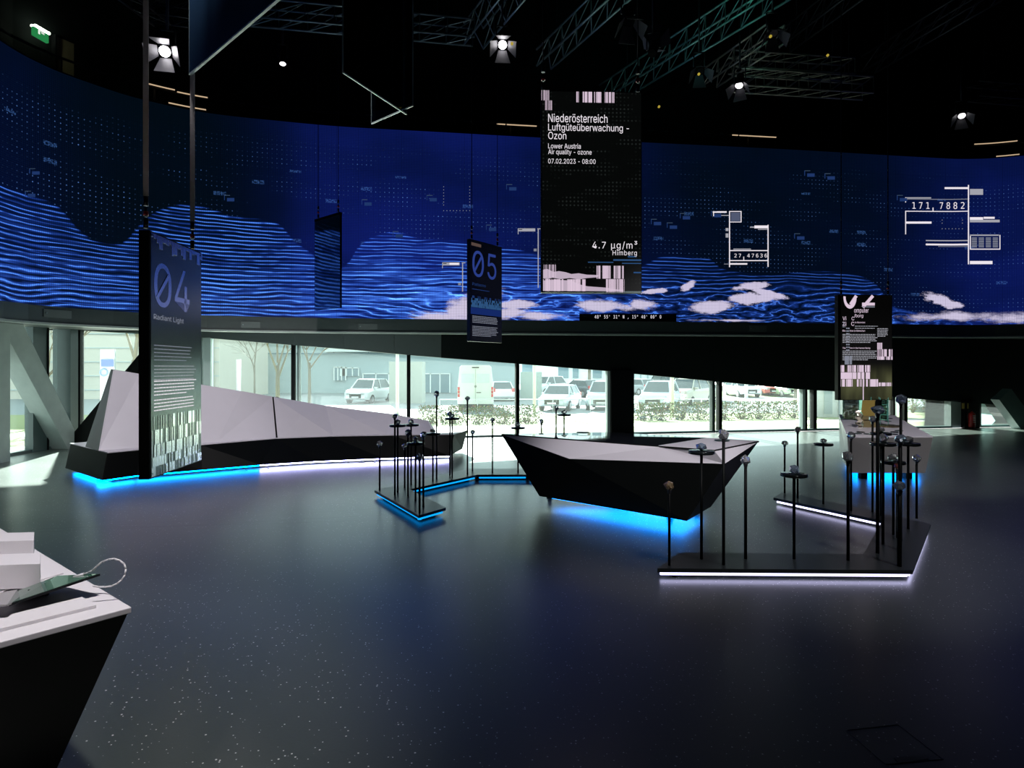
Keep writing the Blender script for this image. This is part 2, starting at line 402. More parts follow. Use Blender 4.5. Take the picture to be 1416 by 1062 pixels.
# soffit from the LED wall back to the windows
mb = MB(); vs = []
for i in range(20, len(SP)):
    p = SP[i] - SNORM(i) * .1; k = SP[i].x / SP[i].y; Y = WY(k); X = k * Y
    if X < -10.3: Y = -10.3 / k; X = -10.3
    vs += [(p.x, p.y, 2.66), (X, Y + .1, 2.66), (X, Y + .1, 2.9), (p.x, p.y, 2.9)]
k = len(vs) // 4
mb.add(vs, [(4*i+j, 4*i+4+j, 4*i+4+(j+1) % 4, 4*i+(j+1) % 4) for i in range(k-1) for j in range(4)])
struct(mb.build('trim_1', SOFF))
# fascia under the LED wall
fa = struct(ribbon(2.64, 2.95, .06, .22, 4).build('trim_2', FASC))
ribbon(2.60, 2.64, .09, .24, 4).build('lower_lip', M('lit_lip', (.28, .32, .30), .4), fa)  # lip painted lighter for the light along the fascia's bottom edge
for (a, b, y0, y1) in ((56, 96, 427, 441), (334, 360, 446, 455), (496, 522, 448, 456), (1034, 1058, 450, 459)):
    sa, za = SS(a, y0); sb, zb = SS(b, y1); p = SXY(sa, .065); q = SXY(sb, .065); d = Vector((q.x - p.x, q.y - p.y, 0)); nn = Vector((d.y, -d.x, 0)).normalized()
    zc = (za + zb) / 2; zh = min((za - zb) / 2, .10); zc = min(max(zc, 2.76), 2.84)
    h = MB().obox(Vector(((p.x+q.x)/2, (p.y+q.y)/2, zc)) , d / 2, nn * .012, Vector((0,0,zh))).build('hatch', M('hatch_paint', (.10, .12, .115), .5), fa)
    MB().obox(Vector((p.x, p.y, zc)) + d * .1 + nn * .016, d.normalized() * .012, nn * .006, Vector((0,0,.012))).build('latch', STEEL, h)
# gallery above the LED wall
struct(ribbon(7.35, 12.5, -1.9, .1, 4).build('wall_gallery', WALLM))
mb = MB(); vs = []
for i in range(0, len(SP), 4):
    p = SP[i] + SNORM(i) * (-.14); q = SP[i] + SNORM(i) * (-1.95)
    vs += [(p.x,p.y,7.15),(q.x,q.y,7.15),(q.x,q.y,7.35),(p.x,p.y,7.35)]
k = len(vs) // 4; mb.add(vs, [(4*i+j, 4*i+4+j, 4*i+4+(j+1) % 4, 4*i+(j+1) % 4) for i in range(k-1) for j in range(4)])
struct(mb.build('trim_3', WALLM))
rail = thing('handrail', 'long dark handrail of the gallery above the curved LED wall', 'handrail', (0, 14, 7.35))
pts = [SXY(SLEN * t / 90, -.45) for t in range(91)]
MB().path([(p.x, p.y, 7.93) for p in pts], .025).build('rail', DARKM, rail)
for t in range(2, 90, 4): p = pts[t]; MB().tube((p.x,p.y,7.35), (p.x,p.y,7.92), .018).build('post', DARKM, rail)
WARM_L = EM('warm_rail_glow', (1, .72, .45), .55)  # glowing bars stand in for warm light on the rail and slab edge
for (a, b, zz, off, lab) in ((208, 245, 7.97, -.40, 'glowing bar for warm light on the gallery rail right of the first grey strap'), (248, 287, 7.94, -.40, 'glow bar for warm-lit gallery rail between the straps of the glass sign numbered 04'),
        (690, 702, 7.88, -.40, 'short glowing dash for warm-lit rail above the LED wall, left of the ozone sign'), (704, 746, 7.88, -.40, 'glow for warm-lit rail above the LED wall touching the left edge of the ozone sign'), (1023, 1031, 7.9, -.4, 'very short glowing dash for warm-lit rail above the LED wall, right of the ozone sign'), (1033, 1085, 7.9, -.40, 'long glow bar for warm-lit rail above the LED wall, right of the ozone sign'), (1360, 1414, 7.98, -.4, 'glow bar for warm-lit rail above the LED wall at the far right'),
        (236, 285, 7.62, -.3, 'low glow bar for warm-lit gallery edge left of the second strap'), (1385, 1415, 7.58, -.3, 'low glow bar for warm-lit gallery edge at the far right')):
    sa, sb = SX(a), SX(b); mb = MB(); q = [SXY(sa + (sb - sa) * t / 4, off) for t in range(5)]
    mb.path([(p.x, p.y, zz) for p in q], .014, 6); tag(mb.build('light_strip', WARM_L), lab, 'light', 'glow bars for warm light on the gallery')
# gallery door and exit sign
def gallery_box(mb, px0, px1, py0, py1, d0, d1):
    a = s_at(px0)[1]; b = s_at(px1)[1]; k0 = (px0 - CX) / F0; k1 = (px1 - CX) / F0
    f = 1.158
    A0 = Vector((a.x*f, a.y*f)); B0 = Vector((b.x*f, b.y*f)); d = (B0 - A0).normalized(); n = Vector((d.y, -d.x))
    z1 = HC + (HY - py0) / F0 * A0.y; z0 = HC + (HY - py1) / F0 * A0.y; c = (A0 + B0) / 2
    return mb.obox((c.x + n.x*(d0+d1)/2, c.y + n.y*(d0+d1)/2, (z0+z1)/2), (*((B0-A0)/2), 0), (n.x*(d1-d0)/2, n.y*(d1-d0)/2, 0), (0, 0, (z1-z0)/2))
dr = thing('door_1', None, None); struct(dr)
gallery_box(MB(), 64, 111, 52, 128, .22, .26).build('door_leaf', M('olive_door', (.42, .37, .20), .6), dr)
gallery_box(MB(), 61, 64, 50, 128, .2, .32).build('frame', DARKM, dr); gallery_box(MB(), 111, 114, 50, 128, .2, .32).build('frame', STEEL, dr)
ex = thing('exit_sign', 'small glowing green exit sign on the dark gallery wall', 'sign', (0, 0, 0))
gallery_box(MB(), 26, 47, 38, 50, .30, .36).build('panel', EM('exit_green', (.03, .35, .10), .6), ex)
gallery_box(MB(), 26, 47, 35.5, 38, .28, .40).build('lamp_bar', EM('exit_lamp', (.9, 1, .8), 14), ex)
gallery_box(MB(), 31, 33.5, 41, 48, .365, .37).build('running_figure', EM('exit_white', (.9, 1, .9), .9), ex); gallery_box(MB(), 36.5, 41, 41, 48.5, .365, .37).build('door_symbol', EM('exit_white', (.9, 1, .9), .7), ex)
gallery_box(MB(), 34, 35.8, 43.5, 45, .365, .37).build('arrow', EM('exit_white', (.9, 1, .9), .9), ex)
tag(gallery_box(MB(), 1362, 1380, 151, 153.5, -.25, -.2).build('light_strip', EM('greenish_lamp', (.75, .9, .5), 1.5)), 'tiny greenish white light bar high on the dark wall at far right', 'light')
# ------------------------------------------------------------------ windows
def win(n, a, b, mull=(), z0=.05, extra=()):
    w = thing('window_%d' % n, None, None, W(a) + (0,)); struct(w)
    pts = [a] + [p for p, _ in TOP if a < p < b] + [b]
    lo = [W(p, .12) + (z0,) for p in (a, b)]; hi = [W(p, .12) + (ztop(p),) for p in reversed(pts)]
    MB().add(lo + hi, [list(range(len(lo) + len(hi)))]).build('pane', PANE, w)
    (x0, y0), (x1, y1) = W(a), W(b)
    MB().beam((x0, y0 + .1, .03), (x1, y1 + .1, .03), .2, .06).build('sill', FRAMEM, w)
    for p0, p1, mt in mull:
        q0, q1 = W(p0), W(p1); r0, r1 = W(p0, .18), W(p1, .18); zz = min(ztop(p0), ztop(p1)) + .02
        MB().add([q0+(0,), q1+(0,), r1+(0,), r0+(0,), q0+(zz,), q1+(zz,), r1+(zz,), r0+(zz,)], [(0,3,2,1),(4,5,6,7),(0,1,5,4),(1,2,6,5),(2,3,7,6),(3,0,4,7)]).build('mullion', mt, w)
    return w
PALEF = M('pale_frame', (.34, .42, .40), .4)
win(1, 106, 276, [(106, 111, BLACK), (272, 279, FRAMEM)])
win(2, 279, 405, [(281, 291, PALEF), (402.5, 408, BLACK)])
win(3, 408, 565, [(411, 412.3, FRAMEM), (413.5, 415, PALEF), (562.6, 567.6, BLACK)])
win(4, 567, 716, [(713.6, 718.3, BLACK)])
win(5, 718, 844, [(840, 843.5, PALEF)])
win(6, 875, 987, [(985, 987, FRAMEM), (987, 989, BLACK)])
win(7, 989, 1113, [(994.3, 998.8, BLACK), (1110, 1113.5, PALEF), (1113.5, 1116.5, BLACK)])
win(8, 1116, 1237, [(1125, 1129.7, BLACK), (1235.5, 1238, BLACK)])
win(9, 1238, 1316, [(1250.5, 1255.2, BLACK)])
win(10, 1350, 1540, [(1350, 1353, FRAMEM), (1355.5, 1357, BLACK), (1500, 1506, BLACK)])
# left side windows
w = thing('window_11', None, None, (-10.22, 12, 0)); struct(w)
MB().add([(-10.22,11.4,.05),(-10.22,14.3,.05),(-10.22,14.3,2.8),(-10.22,11.4,2.8)], [(0,1,2,3)]).build('pane', PANE, w)
MB().box(-10.3,11.4,0,-10.15,14.3,.06).build('sill', FRAMEM, w); MB().box(-10.3,13.45,0,-10.12,13.85,2.8).build('mullion', FRAMEM, w)
MB().box(-10.3,13.85,0,-10.1,13.89,2.8).build('mullion', BLACK, w)
struct(MB().box(-10.32, 14.3, 0, -9.92, 14.55, 2.8).build('trim_4', FRAMEM))
# columns and V struts
def colbox(px0, px1, depth, z1, name, mat, lab, front=.0):
    (x0, y0), (x1, y1) = W(px0, -front), W(px1, -front); (x2, y2), (x3, y3) = W(px1, depth), W(px0, depth)
    t = MB().add([(x0,y0,0),(x1,y1,0),(x2,y2,0),(x3,y3,0),(x0,y0,z1),(x1,y1,z1),(x2,y2,z1),(x3,y3,z1)], [(0,3,2,1),(4,5,6,7),(0,1,5,4),(1,2,6,5),(2,3,7,6),(3,0,4,7)])
    return tag(t.build(name, mat), lab, 'column')
colbox(844, 875, .35, ztop(860) + .05, 'dark_column', BLACK, 'black square column between the middle windows behind the faceted table', .1)
colbox(1315, 1329, .5, ztop(1322) + .05, 'grey_column', CONC, 'pale grey column left of the fire extinguisher')
tag(MB().box(-10.4, 11.6, 0, -9.62, 12.2, 2.62).build('grey_column', CONC), 'upright grey steel column cut by the left edge of the photo', 'column')
t = MB().add([(-9.8,12.41,2.335),(-9.8,12.68,2.78),(-9.8,14.25,.42),(-9.8,14.04,0),(-10.19,12.41,2.335),(-10.19,12.68,2.78),(-10.19,14.25,.42),(-10.19,14.04,0)],
    [(0,1,2,3),(7,6,5,4),(0,4,5,1),(1,5,6,2),(2,6,7,3),(3,7,4,0)])
t = MB().add([(-9.8,11.9,2.45),(-9.8,12.3,3.0),(-9.8,12.68,2.78),(-9.8,12.41,2.335)] , []) and MB().add(
    [(-9.8,12.0,2.9),(-9.8,12.6,2.9),(-9.8,14.25,.41),(-9.8,14.25,0),(-9.8,14.04,0),(-10.19,12.0,2.9),(-10.19,12.6,2.9),(-10.19,14.25,.41),(-10.19,14.25,0),(-10.19,14.04,0)],
    [(0,1,2,3,4),(9,8,7,6,5),(0,5,6,1),(1,6,7,2),(2,7,8,3),(3,8,9,4),(4,9,5,0)])
tag(t.build('slanted_column', CONC), 'grey slanted box column leaning against the upright column at far left', 'column')
tag(MB().beam(P(108, 612, 14.42) - Vector((0,0,.02)), P(242, 452, 14.6), .3, .34).build('slanted_column', BLACK), 'dark slanted column rising to the right behind the tall end of the bench', 'column')
tag(MB().beam(P(1384, 545, 18.6), P(1420, 594, 18.7), .3, .5).build('slanted_column', M('teal_paint', (.10, .17, .16), .5)), 'slanted teal grey column at the right edge behind the fire extinguisher', 'column')
# niche with fire extinguisher
(x0, y0) = W(1329.5); (x1, y1) = W(1350)
nb = struct(MB().add([W(1329.5, -.12)+(0,), W(1350, -.12)+(0,), W(1350, .4)+(0,), W(1329.5, .4)+(0,), W(1329.5, -.12)+(ztop(1340)+.03,), W(1350, -.12)+(ztop(1340)+.03,), W(1350, .4)+(ztop(1340)+.03,), W(1329.5, .4)+(ztop(1340)+.03,)],
     [(0,3,2,1),(4,5,6,7),(0,1,5,4),(1,2,6,5),(2,3,7,6),(3,0,4,7)]).build('trim_5', BLACK))
fx = P(1344, 580, W(1344)[1] - .24); fe = thing('fire_extinguisher', 'red fire extinguisher against the dark pier at the right', 'extinguisher', (fx.x, fx.y, .0))
MB().lathe([(0,.03),(.085,.03),(.09,.06),(.09,.40),(.07,.46),(.03,.48),(.025,.51),(0,.51)], (fx.x, fx.y, 0), 14).build('cylinder', RED, fe)
MB().tube((fx.x, fx.y, .5), (fx.x, fx.y, .55), .02).beam((fx.x-.02, fx.y, .56), (fx.x+.09, fx.y, .585), .02, .012).build('valve', DARKM, fe)
MB().path([(fx.x-.02, fx.y, .54), (fx.x-.12, fx.y, .5), (fx.x-.13, fx.y, .3), (fx.x-.12, fx.y, .16)], .012).build('hose', RUBBER, fe)
for k, zz in enumerate((.36, .30, .24, .18)): MB().box(fx.x-.035, fx.y-.094, zz, fx.x+.04, fx.y-.088, zz+.03).build('label_print', WHITE, fe)
tag(MB().box(fx.x-.24, fx.y+.07, .58, fx.x-.05, fx.y+.085, .74).build('notice', OCHRE), 'small ochre notice above the fire extinguisher', 'sign')
# ------------------------------------------------------------------ LED wall and what it shows
led = thing('led_wall', 'huge curved LED wall with blue contour-line landscape above the windows', 'screen', (0, 15.5, SZ0))
ribbon(SZ0, SZ1, 0.0).build('picture', led_mat(), led, fix=False)
ribbon(SZ0 - .005, SZ1 + .03, -.012, .13, 2).build('housing', BLACK, led)
def on_screen(px0, py0, px1, py1, mat, off=.012, name='graphic', parent=None):
    mb = MB()
    s0, zt0 = SS(px0, py0); s1, zt1 = SS(px1, py0); _, zb0 = SS(px0, py1); _, zb1 = SS(px1, py1)
    k = max(1, int((s1 - s0) / .4)); a = [SXY(s0 + (s1 - s0) * i / k, off) for i in range(k + 1)]; b = [SXY(s0 + (s1 - s0) * i / k, off - .008) for i in range(k + 1)]
    vs = []
    for i in range(k + 1):
        t = i / k; zt = zt0 + (zt1 - zt0) * t; zb = zb0 + (zb1 - zb0) * t
        vs += [(a[i].x,a[i].y,zb),(a[i].x,a[i].y,zt),(b[i].x,b[i].y,zt),(b[i].x,b[i].y,zb)]
    mb.add(vs, [(4*i+j, 4*i+4+j, 4*i+4+(j+1) % 4, 4*i+(j+1) % 4) for i in range(k) for j in range(4)] + [(0,1,2,3), (4*k+3,4*k+2,4*k+1,4*k)])
    return mb
FONTS = {}
for k_, f_ in (('sans', 'Inter.woff2'), ('mono', 'DejaVuSansMono.woff2')):
    try: FONTS[k_] = bpy.data.fonts.load(bpy.utils.system_resource('DATAFILES', path='fonts') + '/' + f_)
    except Exception: FONTS[k_] = None
def text_raw(txt, space=1.0, extr=0.0, font='sans'):
    c = bpy.data.curves.new('t', 'FONT'); c.body = txt
    if FONTS[font]: c.font = FONTS[font]
    c.space_character = space; c.resolution_u = 3; c.extrude = extr
    o = bpy.data.objects.new('t', c); COL.objects.link(o); dg = bpy.context.evaluated_depsgraph_get()
    me = bpy.data.meshes.new_from_object(o.evaluated_get(dg)); bpy.data.objects.remove(o)
    vs = [v.co.copy() for v in me.vertices]; fs = [list(p.vertices) for p in me.polygons]; bpy.data.meshes.remove(me)
    x0 = min(v.x for v in vs); x1 = max(v.x for v in vs); y0 = min(v.y for v in vs); y1 = max(v.y for v in vs)
    return [((v.x - x0) / (x1 - x0), (v.y - y0) / (y1 - y0), v.z) for v in vs], fs
def text_screen(txt, px0, py0, px1, py1, mat, parent, name='readout', space=1.2, off=.02):
    vs, fs = text_raw(txt, space, 0, 'mono'); s0, zt = SS(px0, py0); s1, _ = SS(px1, py0); _, zb = SS(px0, py1); _, zb1 = SS(px1, py1); _, zt1 = SS(px1, py0)
    out = []
    for x, y, z in vs:
        p = SXY(s0 + (s1 - s0) * x, off); a = zb + (zb1 - zb) * x; b = zt + (zt1 - zt) * x; out.append((p.x, p.y, a + (b - a) * y))
    return tag(MB().add(out, fs).build(name, mat, parent, fix=False), kind='stuff')
def g(px0, py0, px1, py1, mat=WHITE_TXT, off=.014): on_screen(px0, py0, px1, py1, mat, off).build('graphic', mat, led)
g(801, 434, 935, 446.4, BLACKG); text_screen('48° 55\' 31" N , 15° 40\' 00" O', 822, 435.8, 914, 441.3, WHITE_TXT, led)
# read-out with 27,47636
g(1008, 292, 1009.2, 369.5); g(1061.2, 311, 1062.4, 369); g(1008, 346, 1062, 347.2); g(1008, 359.8, 1062, 361)
g(985.5, 292.3, 1004.5, 294.3); g(986, 292, 987, 299); g(986, 297.5, 1008, 298.5, OFFW); g(1009, 292, 1025, 293); g(1024, 292, 1025, 307.5); g(1009, 306.7, 1025, 307.6); g(1010.5, 294, 1023, 306, EM('dark_pixels', (.10, .12, .2), .8), .013)
g(1043, 312, 1061, 315.8); g(1037, 313.5, 1043, 315, OFFW); g(1048, 316.8, 1061, 317.8, OFFW); g(1003.3, 315.5, 1007, 319.5, OFFW); g(1003.3, 323, 1007, 328.5, OFFW); g(1008, 364, 1033, 366); g(1001, 364.8, 1008, 365.6, DIM_TXT)
text_screen('27 47636', 1015, 351, 1060, 356.2, WHITE_TXT, led, space=1.35); g(1027.8, 355, 1028.6, 360)
g(1014, 344, 1038, 345.2, OFFW)
# read-out with 171,7882
g(1338.2, 256, 1339.5, 365.5); g(1306, 259, 1338, 261.5); g(1341, 261.5, 1359, 269.5, OFFW); g(1251.5, 273, 1287, 274.6, OFFW); g(1251.5, 275, 1338, 275.8, DIM_TXT); g(1251.5, 273, 1252.3, 280); g(1251.5, 291.6, 1338, 292.6)
g(1251.5, 292, 1252.4, 324); g(1252, 306.5, 1287.5, 309.3); g(1280, 332, 1338, 333.4, OFFW); g(1280, 337, 1338, 339.2); g(1297, 340.6, 1338, 341.3, DIM_TXT); g(1341, 300.5, 1359, 305); g(1360, 300, 1375, 302.6); g(1341, 304, 1382, 307.5, OFFW)
g(1341, 324.5, 1381, 326.2, OFFW); g(1341, 326.5, 1342, 345); g(1382, 325, 1383, 344); g(1341, 344, 1383, 345.2); g(1341, 361, 1372, 365.3)
for i in range(4):
    for j in range(6): g(1343.5 + i*9.7, 328.6 + j*2.4, 1350.5 + i*9.7, 330.0 + j*2.4, DIM_TXT)
text_screen('171 7882', 1261, 279.6, 1333, 289, WHITE_TXT, led, space=1.45); g(1289.3, 287.2, 1290.3, 292)
# two smaller read-outs left of the ozone sign
for (x, y, h) in ((716, 316, 82), (611.5, 363, 40)):
    g(x, y, x + 24, y + 4, OFFW); g(x + 10, y + .6, x + 23, y + 3.2); g(x + 1, y + 1, x + 6, y + 2, BLACKG, .018); g(x + 27.5, y, x + 28.8, y + h, OFFW); g(x, y + 4, x + .9, y + 8, OFFW); g(x + 27, y, x + 32, y + 1, OFFW); g(x + 22, y + 28, x + 26, y + 31.5, DIM_TXT)
# dotted half frames
for (x0, y0, x1, y1) in ((613, 258, 649, 291), (1302, 304, 1330, 316)):
    n = int((x1 - x0) / 4.2)
    for i in range(n + 1): q = x0 + (x1 - x0) * i / n; g(q, y1, q + .9, y1 + .9, DIM_TXT)
    for i in range(int((y1 - y0) / 4.2)): yy = y0 + i * 4.2; g(x0, yy, x0 + .9, yy + .9, DIM_TXT); g(x1, yy, x1 + .9, yy + .9, DIM_TXT)
GHOST = EM('ghost_pixels', (.3, .5, .8), .16)
for (x, y) in ((40, 233), (34, 264), (310, 270), (500, 276), (543, 320), (590, 270), (700, 255), (672, 311), (900, 303), (922, 308), (1098, 323), (1240, 270), (1140, 240), (1112, 236), (940, 295), (983, 292)):
    g(x, y, x + 8, y + .6, GHOST); g(x, y, x + .8, y + 7, BLUE_TXT); g(x + 4, y + 4, x + 14, y + 8.5, BLUE_TXT)
# ------------------------------------------------------------------ hanging signs
class Panel:
    def __init__(s, A, B, ztop, h, thick, back):      # A,B = (x,y) plan ends of the face as seen left to right
        s.A = Vector((*A, ztop)); s.B = Vector((*B, ztop)); s.w = (s.B - s.A).length; s.h = h
        s.u = (s.B - s.A).normalized(); s.v = Vector((0, 0, -1)); s.n = s.u.cross(Vector((0,0,1))).normalized()
        if s.n.dot(Vector((0,0,HC)) - s.A) < 0: s.n = -s.n
        s.t = thick
    def at(s, px, py):                                # image point -> (u, v) on the face
        o = Vector((0,0,HC)); d = Vector(((px - CX) / F0, 1, (HY - py) / F0)); t = (s.A - o).dot(s.n) / d.dot(s.n); p = o + d * t - s.A
        return p.dot(s.u), -p.z
    def p(s, u, v, off=0.0): return s.A + s.u * u + s.v * v + s.n * off
    def slab(s, u0, v0, u1, v1, o0, o1):
        c = s.p((u0+u1)/2, (v0+v1)/2, (o0+o1)/2); return MB().obox(c, s.u*(u1-u0)/2, s.n*(o1-o0)/2, Vector((0,0,(v1-v0)/2)))
    def rect(s, x0, y0, x1, y1, o0=.0, o1=.004):      # image-pixel rectangle given by two opposite corners
        u0, v0 = s.at(x0, y0); u1, v1 = s.at(x1, y1); return s.slab(u0, v0, u1, v1, o0, o1)
    def text(s, txt, x0, y0, x1, y1, mat, par, name='lettering', space=1.0, off=.004, shear=0.0):
        u0, v0 = s.at(x0, y0); u1, v1 = s.at(x1, y1); vs, fs = text_raw(txt, space)
        return MB().add([s.p(u0 + (u1-u0)*x, v1 + (v0-v1)*y, off) for x, y, z in vs], fs).build(name, mat, par, fix=False)
    def uvtext(s, txt, u0, v0, u1, v1, mat, par, name='lettering', space=1.0, off=.004):
        vs, fs = text_raw(txt, space)
        return MB().add([s.p(u0 + (u1-u0)*x, v1 + (v0-v1)*y, off) for x, y, z in vs], fs).build(name, mat, par, fix=False)
def hang(P_, us, par, mat, w, t, top=12.5, flat='n'):
    for u in us:
        c = P_.p(u, 0, -P_.t / 2); ax = P_.n if flat == 'n' else P_.u; bx = P_.u if flat == 'n' else P_.n
        st = MB().obox((c.x, c.y, (top + c.z + .28) / 2), ax * w/2, bx * t/2, (0, 0, (top - c.z - .28) / 2)).build('strap', mat, par)
        hk = MB()
        for k in range(3): hk.tube((c.x, c.y, c.z + .02 + k*.09), (c.x, c.y, c.z + .095 + k*.09), .012 if k % 2 else .02)
        hk.build('turnbuckle', DARKM, st); MB().tube((c.x, c.y, c.z + .12), (c.x, c.y, c.z + .155), .021).build('red_tag', RED, st)
def bars(P_, u0, u1, v0, v1, mat, par, n, seed, fill=.55, off=.0045, name='barcode'):
    r = random.Random(seed); mb = MB(); u = u0; 
    while u < u1 - .004:
        w = r.choice((.004, .006, .008, .012, .02, .03)) * min(1.1, (u1-u0) / .4 * .6)
        if r.random() < fill:
            c = P_.p(u + w/2, (v0+v1)/2, off); mb.obox(c, P_.u*min(w, u1-u)/2, P_.n*.0015, Vector((0,0,(v1-v0)/2)))
        u += w + .002
    if mb.v: tag(mb.build(name, mat, par), kind='stuff')
def lines(P_, u0, u1, v0, dv, n, hgt, mat, par, seed, off=.004, gap=.35):
    r = random.Random(seed); mb = MB()
    for i in range(n):
        u = u0; end = u1 - (r.random() * .3 * (u1-u0) if i == n - 1 else r.random() * .08 * (u1-u0))
        while u < end:
            w = r.uniform(.02, .06)
            w = min(w, end - u); c = P_.p(u + w/2, v0 + dv*i, off); mb.obox(c, P_.u*w/2, P_.n*.0012, Vector((0,0,hgt/2))); u += w + .010
    tag(mb.build('small_print', mat, par), kind='stuff')
SCR = M('dark_display_glass', (.012, .018, .02), .22, spec=.6)
# --- sign 04 : a tall glass panel turned almost edge-on, mirror-inked
def dark_glass(name, base, rough, refl):
    m, nt, b = mat_new(name)
    b.inputs['Base Color'].default_value = (*base, 1); b.inputs['Roughness'].default_value = rough; b.inputs['Specular IOR Level'].default_value = refl
    v, x, y, z = coords(nt); nn = noise(nt, v, 3, 2); nt.links.new((nn * .06 + rough).s, b.inputs['Roughness']); return m
G4 = dark_glass('greenish_dark_glass', (.15, .20, .19), .20, .9); G4.node_tree.nodes['Principled BSDF'].inputs['Metallic'].default_value = .6
p4 = Panel((-2.905, 5.10), (-2.985, 6.115), HC + 190/F0*5.10, 2.0, .085, None)
s4 = thing('hanging_sign', 'tall hanging glass sign with mirrored number 04 in front of the bench', 'sign', p4.p(p4.w/2, 2.0))
p4.slab(0, 0, p4.w, 2.0, -.085, -.001).build('casing', BLACK, s4, bevel=.003)
p4.slab(.02, .012, p4.w - .012, 1.99, -.002, .0025).build('glass_face', G4, s4)
hang(p4, (.03, .92), s4, STRAP, .042, .006)
MIR = mirror('mirror_print', (.85, .88, .92), .2)
vs, fs = text_raw('0', 1)
u0, v0 = p4.at(212.5, 359); u1, v1 = p4.at(236.5, 424)
p4.uvtext('0', u0, .235, u1, .60, MIR, s4, 'numeral'); p4.uvtext('4', p4.at(241, 400)[0], .235, p4.at(261.5, 400)[0], .60, MIR, s4, 'numeral')
c0 = p4.p(u0 + .05, .53, .005); c1 = p4.p(u1 - .05, .32, .005); MB().beam(c0, c1, .003, .035, up=p4.n.cross((c1-c0))).build('numeral_slash', MIR, s4)
p4.uvtext('Radiant Light', p4.at(212, 430)[0], .665, .62, .72, DIM_TXT, s4)
lines(p4, .07, .80, .92, .03, 5, .006, DIM_TXT, s4, 3); lines(p4, .07, .88, 1.09, .028, 5, .006, OFFW, s4, 5)
lines(p4, .07, .90, 1.215, .028, 5, .008, WHITE_TXT, s4, 8); lines(p4, .07, .84, 1.37, .028, 4, .008, WHITE_TXT, s4, 9)
for k, (a, b, fill) in enumerate(((1.50, 1.61, .35), (1.612, 1.73, .55), (1.732, 1.83, .7), (1.832, 1.91, .55), (1.912, 1.985, .5))): bars(p4, .025, p4.w - .02, a, b, MIR, s4, 40, 20 + k, fill)
r = random.Random(4)
mb = MB(); u = .02
while u < p4.w - .03:
    w = r.uniform(.03, .07); hgt = r.uniform(.02, .13); mb.obox(p4.p(u + w/2, .015 + hgt/2, .004), p4.u*w/2, p4.n*.001, Vector((0,0,hgt/2))); u += w + .004
tag(mb.build('top_pattern', MIR, s4), kind='stuff')
for (u_, v_) in ((.04, .03), (p4.w-.03, .03), (.04, 1.96), (p4.w-.03, 1.96)): MB().tube(p4.p(u_, v_, .002), p4.p(u_, v_, .008), .008).build('screw', STEEL, s4)
# --- sign 05
pa, pb = P(650, 330, 12.4), P(694, 342, 13.27)
p5 = Panel((pa.x, pa.y), (pb.x, pb.y), pa.z, 2.0, .08, None)
s5 = thing('hanging_sign', 'narrow dark hanging sign with blue number 05 in front of the LED wall', 'sign', p5.p(p5.w/2, 2))
p5.slab(0, 0, p5.w, 2.0, -.08, 0).build('casing', SCR, s5, bevel=.003); hang(p5, (.1, p5.w-.1), s5, DARKM, .012, .006)
BLU5 = EM('blue_numeral', (.05, .10, .5), .45)
u0 = .06; p5.uvtext('0', .07, .20, .44, .72, BLU5, s5, 'numeral', off=.003); p5.uvtext('5', .56, .20, .86, .72, BLU5, s5, 'numeral', off=.003)
c0 = p5.p(.13, .62, .005); c1 = p5.p(.38, .28, .005); MB().beam(c0, c1, .003, .05, up=p5.n.cross((c1-c0))).build('numeral_slash', BLU5, s5)
p5.uvtext('Patterns', .07, .84, .5, .90, BLUE_TXT, s5); lines(p5, .07, .66, .97, .03, 1, .012, BLUE_TXT, s5, 3)
for k in range(5): bars(p5, .03, p5.w - .03, 1.10 + k*.045, 1.145 + k*.045, EM('teal_bar', (.05, .16, .40), .5) if k else BLUE_TXT, s5, 30, 50 + k, .35 + k*.14)
p5.slab(.02, 1.33, p5.w-.02, 1.46, 0, .003).build('blue_band', EM('deep_blue', (.01, .03, .18), .7), s5)
lines(p5, .07, .92, 1.50, .03, 5, .012, DIM_TXT, s5, 6); lines(p5, .07, .92, 1.70, .03, 7, .012, DIM_TXT, s5, 7)
p5.slab(.04, .06, .35, .12, 0, .003).build('brown_block', EM('brown_pixels', (.25, .16, .14), .35), s5)
# --- mirror panel left of 05
pa, pb = P(435.3, 303.4, 13.97), P(470, 290.7, 13.3)
p6 = Panel((pa.x, pa.y), (pb.x, pb.y), pa.z, 2.0, .05, None)
s6 = thing('hanging_sign', 'blank dark mirror-glass hanging panel left of the 05 sign', 'sign', p6.p(p6.w/2, 2))
p6.slab(0, 0, p6.w, 2, -.05, 0).build('casing', M('mirror_glass_dark', (.30, .34, .42), .06, 1.0), s6); p6.slab(0, 0, p6.w, .06, -.055, .006).build('top_rail', BLACK, s6); hang(p6, (.1, p6.w-.1), s6, DARKM, .012, .006)
